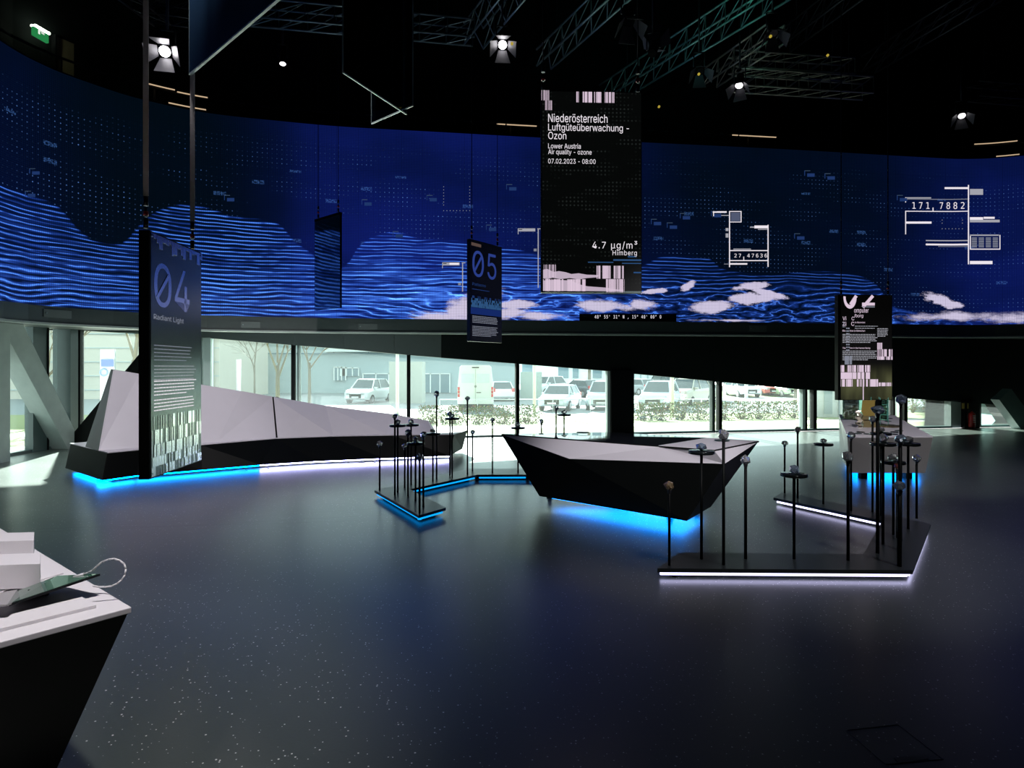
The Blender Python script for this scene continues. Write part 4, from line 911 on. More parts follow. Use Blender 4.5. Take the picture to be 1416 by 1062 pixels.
for (p, q) in (((x0,y0),(x0,y1)), ((x1,y0),(x1,y1)), ((x0,y1),(x1,y1))):
    MB().beam((*p, zz + h/2), (*q, zz + h/2), .008, h).build('glass_side', CASEG, case)
for (p, q) in (((x0,y0,zz),(x0,y0,zz+h)), ((x1,y0,zz),(x1,y0,zz+h)), ((x0,y1,zz),(x0,y1,zz+h)), ((x1,y1,zz),(x1,y1,zz+h)), ((x0,y0,zz+h),(x1,y0,zz+h)), ((x0,y0,zz+h),(x0,y1,zz+h)), ((x1,y0,zz+h),(x1,y1,zz+h)), ((x0,y1,zz+h),(x1,y1,zz+h))):
    MB().tube(p, q, .009, 6).build('glass_edge', GEDGE, case)
sh = thing('glass_shelf', 'small stack of green-edged glass shelves right of the ochre board on the putty table', 'shelf', (cc.x + .4, cc.y + .7, zz))
for k in range(5): MB().box(cc.x+.47, cc.y+.45, zz+.08+k*.095, cc.x+.62, cc.y+.75, zz+.088+k*.095).build('shelf_pane', GEDGE if k % 2 else CASEG, sh)
for q in ((.47,.45),(.62,.45),(.47,.75),(.62,.75)): MB().tube((cc.x+q[0], cc.y+q[1], zz), (cc.x+q[0], cc.y+q[1], zz+.5), .006, 6).build('shelf_post', GEDGE, sh)
oc = FL(1201, 591, zz)
ob = thing('ochre_object', 'folded ochre board standing behind the rods on the putty table', 'exhibit', (oc.x, oc.y, zz))
def pq(px, py, Y): return P(px, py, Y)
def slabp(pts, Y0, Y1, name, mat, par):
    f = [P(x, y, Y0) for x, y in pts]; off = Vector((.08, Y1 - Y0, 0)); n = len(f)
    return MB().add(f + [p + off for p in f], [list(range(n)), [n + i for i in reversed(range(n))]] + [(i, (i+1) % n, n + (i+1) % n, n + i) for i in range(n)]).build(name, mat, par)
Yo = oc.y
slabp([(1192.5, 553.5), (1210, 553.5), (1209, 562), (1210.5, 575), (1194, 575), (1191, 569)], Yo, Yo + .06, 'upper_board', OCHRE, ob)
slabp([(1211, 552.5), (1215.5, 553.5), (1215, 561), (1210.5, 561)], Yo - .02, Yo + .02, 'dark_flap', BLACK, ob)
slabp([(1194, 575), (1213, 575), (1213, 593.5), (1193, 593.8), (1194.5, 586), (1191, 580)], Yo, Yo + .22, 'lower_block', M('ochre_dark', (.20, .16, .07), .55), ob)
slabp([(1194, 580.5), (1213, 580.5), (1213, 581.3), (1194, 581.3)], Yo - .01, Yo, 'step_line', BLACK, ob)
pc = FL(1222, 589.5, zz); MBp = MB().lathe([(0,0),(.26,0),(.28,.012),(.26,.022),(0,.024)], pc, 24)
tag(MBp.build('round_plate', M('olive_plate', (.16, .13, .06), .25, .6)), 'flat olive round plate lying right of the ochre board', 'plate')
r = random.Random(11)
hv = [(1187 + r.uniform(-1.5, 1.5), 574 + i*3) for i in range(6)]
wv = thing('wavy_screen', 'thin wavy mirror strip standing left of the ochre board', 'exhibit', (oc.x - .2, oc.y, zz)); c0 = P(1188, 590, Yo)
mb = MB(); n = 10
vs = []
for i in range(n + 1):
    z = zz + .30 * i / n; o = .03 * math.sin(i * 1.9)
    vs += [(c0.x + o - .03, c0.y, z), (c0.x + o + .03, c0.y - .02, z), (c0.x + o + .03, c0.y + .02, z), (c0.x + o - .03, c0.y + .04, z)]
mb.add(vs, [(4*i+j, 4*i+4+j, 4*i+4+(j+1) % 4, 4*i+(j+1) % 4) for i in range(n) for j in range(4)] + [(0,1,2,3), (4*n+3,4*n+2,4*n+1,4*n)]); mb.build('strip', mirror('brass_mirror', (.5, .45, .35), .1), wv)
EXL = ['flat grey piece at the near left corner of the putty table', 'flat black piece just behind the near left corner piece on the putty table', 'flat grey piece in front of the ochre board on the putty table', 'flat black piece in front of the round olive plate', 'flat grey piece right of the round olive plate', 'flat black piece nearest the front edge, right half of the putty table', 'flat grey piece behind the round olive plate', 'rearmost flat black piece on the putty table']
for i, (px, py) in enumerate(((1186, 600), (1190, 598), (1200, 600.5), (1237, 598), (1243, 596), (1236, 601), (1228, 583), (1230, 579))):
    p = FL(px, py, zz); lb = EXL[i]; tag(MB().lathe([(0,0),(.06,0),(.07,.006),(.05,.014),(0,.016)], p, 8).build('flat_exhibit', BLACKG if i % 2 else FRAMEM), lb, 'exhibit', 'flat exhibit pieces on the putty table')
# ------------------------------------------------------------------ near table at lower left
nt_ = thing('corner_table', 'pale-topped black table cut off by the lower left corner', 'table', (-2.6, 2.6, 0))
zt3 = .9
T = FL(182, 839.5, zt3); U = T + (FL(0, 730, zt3) - T) * 1.6; V = T + (FL(0, 888, zt3) - T) * 4; Wv = Vector((-4.4, 2.6, zt3))
hull(MB(), [T, U, Wv, V], [p - Vector((0, 0, .022)) for p in (T, U, Wv, V)]).build('top', WHITE, nt_, bevel=.003)
e = .01
hull(MB(), [T.lerp(Wv, .005) - Vector((0,0,.023)), U - Vector((0,0,.023)), Wv - Vector((0,0,.023)), V - Vector((0,0,.023))], [Vector((-1.85, 2.49, .08)), U.lerp(Wv, .3) * 1 + Vector((.2, -.35, .08 - zt3)), Vector((-4.1, 2.6, .08)), V + Vector((-.3, .3, .08 - zt3))]).build('body', BLACK, nt_)
pl = [FL(133, 836.5, zt3 + .012), FL(104, 820, zt3 + .012), FL(0, 792, zt3 + .012), Vector((-3.2, 2.6, zt3 + .012)), FL(-60, 880, zt3 + .012), FL(0, 870, zt3 + .012)]
pl = [FL(133, 836.5, zt3+.012), FL(100, 817, zt3+.012), FL(-60, 845, zt3+.012), FL(-60, 884, zt3+.012)]
tag(hull(MB(), pl, [p - Vector((0,0,.0115)) for p in pl]).build('relief_board', WHITE, bevel=.001), 'flat white board lying under the tablet on the near table', 'board')
pl = [FL(46, 757, zt3+.006), FL(88, 792, zt3+.006), FL(-40, 830, zt3+.006), FL(-60, 745, zt3+.006)]
tag(hull(MB(), pl, [p - Vector((0,0,.0055)) for p in pl]).build('relief_board', WHITE), 'thin white board lying behind the tablet beside the white blocks', 'board')
tb = thing('tablet', 'tilted tablet with green reflecting face and white frame on the near table', 'tablet', FL(60, 830, zt3 + .012))
A_, B_, C_, D_ = P(12, 835.5, 2.28), P(138, 793.3, 2.50), P(80, 796.0, 2.62), P(25, 817, 2.50)
nn_ = (B_ - A_).cross(D_ - A_).normalized(); nn_ = nn_ if nn_.z > 0 else -nn_
hull(MB(), [A_, B_, C_, D_], [p - nn_ * .008 for p in (A_, B_, C_, D_)]).build('case', DARKM, tb)
q = [p.lerp((A_+B_+C_+D_)/4, .04) + nn_ * .0015 for p in (A_, B_, C_, D_)]
hull(MB(), q, [p - nn_*.001 for p in q]).build('screen', M('tablet_green_reflection', (.03, .10, .06), .03, spec=1.0), tb)  # green window reflection put into the glass colour
pc = (A_ + C_) / 2; MB().beam((pc.x, pc.y + .03, zt3 + .012), pc - nn_*.008, .06, .012).build('stand', DARKM, tb)
fold = [P(-30, 838, 2.25), P(10, 836, 2.25), P(28, 828, 2.36), P(24, 815, 2.38), P(-30, 826, 2.36)]
hull(MB(), fold, [p - Vector((0,0,.006)) for p in fold]).build('fold', PUTTY, tb)
for (px, py, w_, lab, yt) in ((22, 824, .5, 'front one of two white blocks stacked at the left edge of the near table', 789.5), (18, 777, .5, 'rear white block at the left edge of the near table', 755)):
    p = FL(px, py, zt3); h = (HY - yt) / F0 * p.y + HC - zt3
    tag(MB().obox((p.x - w_/2, p.y + .10, zt3 + .012 + h/2), (w_/2, .03, 0), (-.055, .075, 0), (0, 0, h/2)).build('white_block', WHITE, bevel=.002), lab, 'block')
cb = thing('cable_loop', 'thin white cable standing in a loop beyond the tablet', 'cable', P(120, 796, 2.55))
cp = [(116, 794), (122, 791.8), (128, 789), (134, 783), (141, 777), (150, 773.6), (158, 772.8), (166, 775.2), (172, 780), (174, 787), (173, 795), (168, 802), (162, 807), (154, 810.6), (146, 811.6), (137, 811.5), (128, 810)]
pts3 = [P(x, y, 2.53 - .006*i) for i, (x, y) in enumerate(cp)]; MB().path(pts3, .0035, 6).build('cord', WHITE, cb)
MB().tube(pts3[0] + Vector((-.04, 0, -.012)), pts3[0], .006, 8).build('plug', WHITE, cb)
# ------------------------------------------------------------------ platforms
zp = .09
def platform(name, lab, poly, edges, mat, loc, extra=None):
    th = thing(name, lab, 'platform', loc)
    n = len(poly); MB().prism([(p.x, p.y) for p in poly], zp - .034, zp).build('deck', DECK, th)
    c = sum(poly, Vector()) / n
    for i, j in edges:
        a, b = poly[i], poly[j]; d = (b - a).normalized(); nrm = Vector((d.y, -d.x, 0))
        # inward side: polygon is counter-clockwise seen from above when area > 0
        s = -1 if AREA(poly) > 0 else 1
        o = nrm * s * .035
        MB().beam(Vector((a.x, a.y, .036)) + o + d*.03, Vector((b.x, b.y, .036)) + o - d*.03, .02, .02).build('light_strip', mat, th)
    for i in range(n):
        a, b = poly[i], poly[(i+1) % n]; m_ = poly[i].lerp(poly[(i+1) % n], .5); d = (b - a).normalized(); s = -1 if AREA(poly) > 0 else 1; o = Vector((d.y, -d.x, 0)) * s * .10
        if (b - a).length > .3: MB().beam(Vector((a.x,a.y,.034)) + o + d*.12, Vector((b.x,b.y,.034)) + o - d*.12, .03, .067).build('plinth', BLACK, th)
    return th
def AREA(p): return sum(p[i].x*p[(i+1) % len(p)].y - p[(i+1) % len(p)].x*p[i].y for i in range(len(p)))
DECK = M('deck_paint', (.022, .027, .029), .33, bump=.1)
pr = [FL(909, 786, zp), FL(1262, 788.5, zp), FL(1287, 724.5, zp), FL(1085, 679.5, zp), FL(1069.6, 688, zp), FL(1220, 720, zp), FL(1194, 766, zp), FL(940, 764, zp)]
platform('lit_platform', 'dark angular floor platform with white LED edge carrying rods, near right', pr, [(0,1),(1,2),(4,5),(5,6)], LILAC_L, (2.9, 6.4, 0))
pp = [FL(517.8, 677.7, zp), FL(579, 712.6, zp), FL(616.6, 702, zp), FL(567, 676.4, zp), FL(659.7, 656.4, zp), Vector((.25, 10.15, zp)), Vector((1.25, 10.1, zp)), Vector((1.3, 10.7, zp)), Vector((-.74, 10.75, zp))]
platform('lit_platform', 'dark angular floor platform with blue LED edge behind the central table', pp, [(0,1),(1,2),(3,4),(4,5),(5,6)], BLUE_L, (-.6, 9, 0))
# ------------------------------------------------------------------ rods with crystals
def crystal_mesh(seed, flat=False):
    r = random.Random(seed); bm = bmesh.new(); bmesh.ops.create_icosphere(bm, subdivisions=1 if seed % 3 else 2, radius=1)
    vs = [v.co.copy() for v in bm.verts]; bm.free(); bm = bmesh.new()
    for v in vs: bm.verts.new(v * r.uniform(.82, 1.08))
    for k in range(3):
        pass
    res = bmesh.ops.convex_hull(bm, input=bm.verts); 
    junk = [g_ for g_ in res.get('geom_interior', []) if isinstance(g_, bmesh.types.BMVert)]
    if junk: bmesh.ops.delete(bm, geom=junk, context='VERTS')
    for k in range(4):   # cut flat facets
        n_ = Vector((r.uniform(-1,1), r.uniform(-1,1), r.uniform(-.6,1))).normalized()
        bmesh.ops.bisect_plane(bm, geom=bm.verts[:] + bm.edges[:] + bm.faces[:], plane_co=n_*.74, plane_no=n_, clear_outer=True)
        ed = [e_ for e_ in bm.edges if e_.is_boundary]
        if ed: bmesh.ops.holes_fill(bm, edges=ed)
    bmesh.ops.recalc_face_normals(bm, faces=bm.faces)
    sz = Vector((1, 1, .72 if flat else 1.0)); 
    for v in bm.verts: v.co = Vector((v.co.x*sz.x, v.co.y*sz.y, v.co.z*sz.z))
    me = bpy.data.meshes.new('crystal'); bm.to_mesh(me); bm.free(); return me
CM = {}
for mi, mt in enumerate((CRYS, CRYSB, CRYSR, CRYSA)):
    for sd in range(6):
        me = crystal_mesh(sd + 1, sd in (2, 4)); me.materials.append(mt); CM[(mi, sd)] = me
COLM = M('collar_metal', (.12, .12, .13), .3, .9)
cnt = [0]
def rod(px, yc, yb, disc, lab, grp, mi=0, rad=.0125, size=.042, Y=None, wd=.115):
    b = FL(px, yb, zp) if Y is None else Vector(((px-CX)/F0*Y, Y, zp)); ztp = HC + (HY - yc) / F0 * b.y
    th = thing('crystal_stand', lab, 'stand', b, grp); cnt[0] += 1
    zc = ztp - size * .8
    if disc:
        zc = ztp - size*.75 - .034
        MB().lathe([(0,0),(wd-.01,0),(wd,.004),(wd,.024),(wd-.004,.028),(0,.028)], (b.x, b.y, zc), 28).build('disc', BLACKG, th)
        MB().lathe([(.045,0),(.04,.005),(0,.005)], (b.x, b.y, zc + .028), 16).build('cushion', CASEG, th)
        ztp = zc + .034 + size*.70
    else: MB().lathe([(rad*1.05,-.03),(rad*1.5,0),(.018,.006),(0,.006)], (b.x, b.y, zc), 12).build('collar', COLM, th)
    MB().tube((b.x, b.y, zp), (b.x, b.y, zc), rad, 12).build('rod', BLACK, th)
    o = bpy.data.objects.new('crystal', CM[(mi, cnt[0] % 6)]); COL.objects.link(o); o.parent = th; o.location = (0, 0, ztp - b.z); o.scale = (size*1.12,)*3; o.rotation_euler = (random.uniform(-.3,.3), random.uniform(-.3,.3), random.uniform(0, 6))
GL, GR = 'crystal rods on the blue-lit platform', 'crystal rods on the white-lit platform'
for a in ((525, 613.4, 678.3, 0, 'crystal on a bare rod, the leftmost rod of the blue-lit platform'),
    (546, 575, 684.5, 0, 'tall bare rod with crystal just right of the leftmost one on the blue-lit platform'),
    (550, 583.5, 681, 1, 'leftmost rod with a disc on the blue-lit platform'),
    (559.7, 616, 674.6, 0, 'low bare rod with crystal right of the leftmost disc rod, blue-lit platform'),
    (564.1, 598.4, 686, 0, 'medium bare rod with crystal left of the two middle disc rods, blue-lit platform'),
    (568.5, 583, 670, 1, 'second rod with a disc from the left, its disc level with the first, blue-lit platform'),
    (574.6, 608, 692.4, 1, 'lowest rod with a disc on the blue-lit platform'),
    (580.2, 631, 709.9, 0, 'lowest and nearest bare rod at the front corner of the blue-lit platform'),
    (585.4, 601, 701.2, 0, 'bare rod with crystal right of the front corner rod, blue-lit platform'),
    (598.6, 595.5, 665.8, 1, 'rod with a disc in front of the right end of the bench'),
    (603.8, 544.6, 663, 0, 'tallest crystal rod in front of the right end of the bench'),
    (625.2, 574.5, 660.6, 1, 'rod with a raised disc right beside the bench end'),
    (622.2, 572.5, 657.5, 0, 'bare rod partly hidden by the disc rod beside the bench end'),
    (646.4, 550.5, 656.2, 0, 'tall crystal rod with the parked white van behind it'),
    (653.4, 597.5, 651.5, 0, 'short thin bare rod right of the tall rod before the van'),
    (681, 580, 653.8, 0, 'bare crystal rod standing left of the central table before the hedge'),
    (716.4, 587.5, 653.8, 1, 'rod with a disc just behind the left tip of the central table')): rod(*a[:5], GL)
for a in ((748.8, 582.6, 0, 'bare crystal rod rising behind the left part of the glass table top'), (769, 564, 0, 'tall bare rod behind the table top under the parked front-facing car'), (780, 569.5, 1, 'rod with a disc behind the glass table top, rightmost of the blue-lit platform')):
    rod(a[0], a[1], 0, a[2], a[3], GL, Y=10.4)
for a in ((925.5, 672, 781.8, 0, 'bare rod with amber-glinting crystal, leftmost on the white-lit platform', 3, .0115, .044),
    (970, 617, 773, 1, 'rod with a disc in front of the right end of the central table', 1, .013, .046),
    (1000.5, 601, 781, 0, 'tall bare rod crossing in front of the lacquered table end', 0, .0135, .044),
    (1031, 636, 772.7, 0, 'bare rod right of the central table with clear crystal', 0, .0135, .046),
    (1098, 648.5, 773, 1, 'rod with a wide disc standing alone in the middle of the near bar, white-lit platform', 1, .013, .046),
    (1085, 612.5, 682, 0, 'short bare rod at the far left tip of the white-lit platform', 0, .012, .042),
    (1103, 594, 689, 0, 'taller bare rod second from the far left tip of the white-lit platform', 0, .012, .042),
    (1138.5, 609, 697, 1, 'rod with a disc on the rear bar, seen against the pale floor', 0, .012, .042),
    (1176.8, 602.3, 706.5, 0, 'thin bare rod in front of the left side of the putty table', 0, .012, .044),
    (1172.7, 631.5, 775, 0, 'bare rod with large crystal on the near bar, left of the dense cluster', 0, .0135, .05),
    (1206.5, 579.4, 707.8, 0, 'bare rod before the ochre object, thinner and further back', 0, .012, .044),
    (1213.5, 566.7, 765, 0, 'tall thick bare rod whose crystal overlaps the ochre object', 1, .015, .052),
    (1221, 606, 751.8, 1, 'rod with a broad disc before the putty table front, white-lit platform', 0, .013, .05),
    (1218, 593.5, 713, 1, 'further rod with a disc level with the putty table top', 0, .012, .044),
    (1235.2, 632.5, 739.6, 1, 'lowest rod with a disc in the dense cluster, white-lit platform', 0, .012, .044),
    (1240.5, 645, 744, 0, 'short rod with small red-glinting crystal in the dense cluster', 2, .010, .030),
    (1245.6, 552, 748, 0, 'tallest rod, its crystal under the lower edge of the black wall', 1, .013, .052),
    (1244.5, 606.6, 761, 0, 'thick bare rod whose crystal overlaps the right-hand disc of the cluster', 1, .016, .05),
    (1243.7, 672, 783, 0, 'thick low rod at the near right corner of the white-lit platform', 1, .018, .05),
    (1255.8, 607, 731.5, 1, 'rightmost rod with a disc on the white-lit platform', 0, .0125, .048),
    (1267.5, 634, 717, 0, 'rightmost bare rod on the white-lit platform', 0, .0125, .042)): rod(*a[:5], GR, a[5], a[6], a[7])
# floor hatch in the foreground
hz = [FL(1170, 1010, 0), FL(1242, 1002, 0), FL(1304, 1050, 0), FL(1225, 1057, 0)]
fh = thing('floor_hatch', 'thin metal outline of a floor hatch in the lower right foreground', 'hatch', hz[0])
for i in range(4): a, b = hz[i], hz[(i+1) % 4]; MB().beam(a + Vector((0,0,.001)), b + Vector((0,0,.001)), .006 if i == 1 else .003, .003).build('frame_bar', M('hatch_metal', (.22, .23, .22), .6), fh)
hp = [FL(1236, 1049, 0), FL(1276, 1044.5, 0), FL(1284, 1050, 0), FL(1243, 1056, 0)]
hull(MB(), [p + Vector((0,0,.003)) for p in hp], hp).build('grip_plate', M('grip_metal', (.10, .105, .105), .6), fh)
# ------------------------------------------------------------------ outside
ZG = -.7
def G(name, poly, mat, z=None):
    n = len(poly); o = struct(MB().add([Vector(p) for p in poly], [list(range(n))]).build(name, mat, fix=False)); return o
PAVE = M('pale_paving', (.50, .48, .47), .8, var=.1, scale=2); ASPH = M('grey_asphalt', (.22, .24, .25), .85, var=.1); GRASS = M('winter_grass', (.24, .27, .12), .9, var=.4, scale=9, bump=.5)
def gz(y): return -.12 - max(0, min(1, (y - 20) / 8)) * (abs(ZG) - .12)
ys = [12, 17.3, 17.6, 20, 24, 25.5, 29.5, 32, 34, 120]
ms = [PAVE, PAVE, GRASS, PAVE, PAVE, GRASS, ASPH, GRASS, ASPH]
for i in range(len(ys) - 1):
    y0, y1 = ys[i], ys[i+1]; sk = .185
    mb = MB(); xs = (-60, 60) if i < 8 else (-150, 150)
    def yy(x, y): return y + (x * sk if y < 26 else x * .02)
    mb.add([(xs[0], yy(xs[0], y0), gz(y0)), (xs[1], yy(xs[1], y0), gz(y0)), (xs[1], yy(xs[1], y1), gz(y1)), (xs[0], yy(xs[0], y1), gz(y1))], [(0,1,2,3)])
    if i == 0: mb = MB().add([(-60, -20, -.14), (-10.7, -20, -.14), (-10.7, 14.6, -.14), (-10.7, 17.3-10.7*sk, -.14), (-60, 17.3-60*sk, -.14)], [(0,1,2,3,4)]).add([(-10.7, 14.62, -.14), (60, 27.7, -.14), (60, 17.3+60*sk, -.14), (-10.7, 17.3-10.7*sk, -.14)], [(0,1,2,3)])
    struct(mb.build('ground', ms[i], fix=False))
# --- vehicles
PAINT = {}
def paint(c):
    if c not in PAINT: PAINT[c] = M('car_paint', c, .3, .2, var=.02, coat=.5)
    return PAINT[c]
CGL = M('car_glass', (.06, .08, .09), .08, spec=.7); TYRE = M('tyre', (.03, .03, .03), .8); RIM = M('wheel_rim', (.4, .4, .42), .35, .8)
LAMPW = M('lamp_glass', (.75, .78, .8), .15); LAMPR = M('tail_lamp_glass', (.6, .05, .05), .2)
def car(px, yb, heading, col, lab, kind='hatch', grp='cars parked outside', rear=False):
    """heading in degrees: 0 = nose towards the room"""
    Y = (HC - ZG) * F0 / (yb - HY); X = (px - CX) / F0 * Y
    L_, W_, H_, hood, belt = {'hatch': (4.2, 1.78, 1.45, .95, .92), 'mpv': (4.5, 1.82, 1.68, 1.05, 1.02), 'suv': (4.5, 1.85, 1.75, 1.12, 1.08), 'small': (3.7, 1.65, 1.5, .95, .95)}[kind]
    th = thing('car', lab, 'car', (0, 0, 0), grp); pm = paint(col)
    st = [(-L_/2, .38, .74, .80), (-L_/2+.12, .30, hood-.14, .93), (-L_/2+.95, .24, hood, 1), (-.35, .22, belt, 1), (L_/2-.5, .22, belt+.03, 1), (L_/2-.1, .28, belt-.02, .95), (L_/2, .40, .8, .86)]
    vs = []
    for y, z0, z1, w in st:
        h = W_/2*w; vs += [(-h*.94, y, z0), (-h, y, z0+.16), (-h, y, z1-.16), (-h*.86, y, z1), (h*.86, y, z1), (h, y, z1-.16), (h, y, z0+.16), (h*.94, y, z0)]
    n = len(st)
    MB().add(vs, [(8*i+j, 8*i+8+j, 8*i+8+(j+1) % 8, 8*i+(j+1) % 8) for i in range(n-1) for j in range(8)] + [tuple(range(8)), tuple(8*(n-1)+j for j in reversed(range(8)))]).build('body', pm, th, world=False)
    y0, y1, y2, y3 = -L_/2+1.0, -L_/2+1.75, L_/2-.75, L_/2-.25; a, b = W_/2*.88, W_/2*.68; zb_ = belt - .03
    MB().add([(-a,y0,zb_),(a,y0,zb_),(a,y3,zb_),(-a,y3,zb_),(-b,y1,H_-.03),(b,y1,H_-.03),(b,y2,H_-.03),(-b,y2,H_-.03)], [(0,3,2,1),(4,5,6,7),(0,1,5,4),(1,2,6,5),(2,3,7,6),(3,0,4,7)]).build('windows', CGL, th, world=False)
    MB().add([(-b-.02,y1-.03,H_-.05),(b+.02,y1-.03,H_-.05),(b+.02,y2+.05,H_-.05),(-b-.02,y2+.05,H_-.05),(-b+.1,y1+.1,H_),(b-.1,y1+.1,H_),(b-.1,y2-.1,H_),(-b+.1,y2-.1,H_)], [(0,3,2,1),(4,5,6,7),(0,1,5,4),(1,2,6,5),(2,3,7,6),(3,0,4,7)]).build('roof', pm, th, world=False)
    for s in (-1, 1):
        for (p, q) in (((s*a, y0, zb_), (s*b, y1, H_-.03)), ((s*a, .15, zb_), (s*b, .15, H_-.03)), ((s*a, y3, zb_), (s*b, y2, H_-.03))): MB().beam(p, q, .07, .07).build('pillar', pm, th, world=False)
        for wy in (-L_/2+.82, L_/2-.8):
            w_ = MB().tube((s*(W_/2-.2), wy, .31), (s*(W_/2+.005), wy, .31), .31, 18).build('wheel', TYRE, th, world=False); MB().tube((s*(W_/2), wy, .31), (s*(W_/2+.015), wy, .31), .19, 12).build('wheel_rim', RIM, w_, world=False)
        MB().box(s*W_*.33-.19, -L_/2-.0, .62, s*W_*.33+.19, -L_/2+.2, .78).build('headlight', LAMPW, th, world=False)
        MB().box(s*W_*.40-.11, L_/2-.16, .72, s*W_*.40+.11, L_/2+.01, .98).build('tail_light', LAMPR, th, world=False)
        MB().box(s*(W_/2-.06)-.09, y0+.25, belt-.02, s*(W_/2+.04)+.09, y0+.4, belt+.12).build('mirror', pm, th, world=False)
    MB().box(-.42, -L_/2-.02, .40, .42, -L_/2+.1, .68).build('grille', BLACKG, th, world=False); MB().box(-.26, -L_/2-.035, .42, .26, -L_/2-.02, .52).build('number_plate', WHITE, th, world=False)
    MB().box(-.26, L_/2, .55, .26, L_/2+.02, .66).build('number_plate', WHITE, th, world=False)
    th.location = (X, Y + .6, ZG); th.rotation_euler.z = math.radians(heading + (180 if rear else 0))
    return th
LB, WH, GR_, DK, RD, GN, BG = (.55,.62,.68), (.75,.77,.78), (.30,.33,.35), (.06,.08,.10), (.55,.10,.09), (.35,.55,.25), (.42,.40,.34)
car(508, 557, -12, WH, 'white car facing the room behind the bench, left of the white van', 'mpv')
car(690, 554, 10, WH, 'white hatchback seen from behind, right of the white van', 'hatch', rear=True)
car(776, 567, -18, LB, 'silver hatchback with dark grille facing the room behind the central table', 'hatch')
car(757, 546, -40, WH, 'pale car behind and left of the silver hatchback', 'mpv')
car(806, 549, 30, DK, 'dark car with red tail light behind the silver hatchback', 'hatch', rear=True)
car(838, 566, -14, LB, 'pale blue car cut by the black square column', 'mpv')
car(883, 546, 28, GR_, 'grey car with red tail light right of the black column', 'hatch', rear=True)
car(916, 566, -24, LB, 'light blue people carrier facing the room right of the black column', 'mpv')
car(955, 560, -38, BG, 'beige car right behind the light blue people carrier', 'suv')
car(975, 555, -20, GR_, 'dark off-roader with big windscreen left of the slim black post', 'suv')
car(1003, 544.5, 3, DK, 'dark blue car just right of the slim black post', 'suv')
car(1029, 549, 3, WH, 'white car between the dark blue and the red car', 'hatch')
car(1060, 547.5, 3, RD, 'red car under the black sloping wall', 'hatch')
car(1090, 549, 3, (.55,.68,.42), 'pale green car right of the red one', 'small')
car(1100, 542.5, 12, (.08,.40,.14), 'strong green car at the right end of the parked row', 'small')
car(925, 541, 20, DK, 'dark car in the far row behind the light blue people carrier', 'suv')
# van
th = thing('van', 'tall white panel van seen from behind beyond the bench end', 'van', (0,0,0))
W_, L_, H_ = 2.02, 5.6, 2.62
st = [(0, 1.0), (.10, 1.02), (L_-1.2, 1.02), (L_, .95)]
vs = []
for y, k in st:
    hgt = H_ if y < L_ - .5 else 1.3; h = W_/2*k
    vs += [(-h, y, .42), (-h, y, 1.3), (-h*.88, y, hgt-.12), (-h*.76, y, hgt), (h*.76, y, hgt), (h*.88, y, hgt-.12), (h, y, 1.3), (h, y, .42)]
n = 4; VP = paint((.78,.80,.80))
MB().add(vs, [(8*i+j, 8*i+8+j, 8*i+8+(j+1) % 8, 8*i+(j+1) % 8) for i in range(n-1) for j in range(8)] + [tuple(range(8)), tuple(8*(n-1)+j for j in reversed(range(8)))]).build('body', VP, th, world=False)
MB().box(-.004, -.012, .6, .004, .0, 2.4).build('door_gap', DARKM, th, world=False)
for s in (-1, 1):
    MB().box(s*.43-.36, -.012, 1.62, s*.43+.36, .0, 2.14).build('rear_window', M('whited_window', (.62,.70,.72), .2), th, world=False)
    for z in (.82, 1.02, 1.22): MB().box(s*.95-.06, -.03, z, s*.95+.06, .02, z+.17).build('tail_light', LAMPR, th, world=False)
    for wy in (.9, 4.5): MB().tube((s*.75, wy, .35), (s*1.0, wy, .35), .35, 18).build('wheel', TYRE, th, world=False)
    MB().box(s*.82-.12, -.05, .0, s*.82+.12, .03, .38).build('mud_flap', RUBBER, th, world=False)
MB().box(-.98, -.08, .42, .98, .02, .56).build('bumper', VP, th, world=False); MB().box(-.95, .03, .2, .95, .25, .42).build('underbody', DARKM, th, world=False)
MB().box(.05, -.02, 1.05, .32, .0, 1.09).build('handle', DARKM, th, world=False); MB().tube((0, -.02, 1.42), (0, .0, 1.42), .07, 16).build('badge', GR_ and M('badge_metal', (.3,.3,.32), .3, .8), th, world=False); MB().box(-.2, -.02, H_-.16, .2, .02, H_-.10).build('brake_light', DARKM, th, world=False)
Yv = (HC - ZG) * F0 / (569 - HY); th.location = ((657.5 - CX) / F0 * Yv, Yv, ZG); th.rotation_euler.z = math.radians(2)
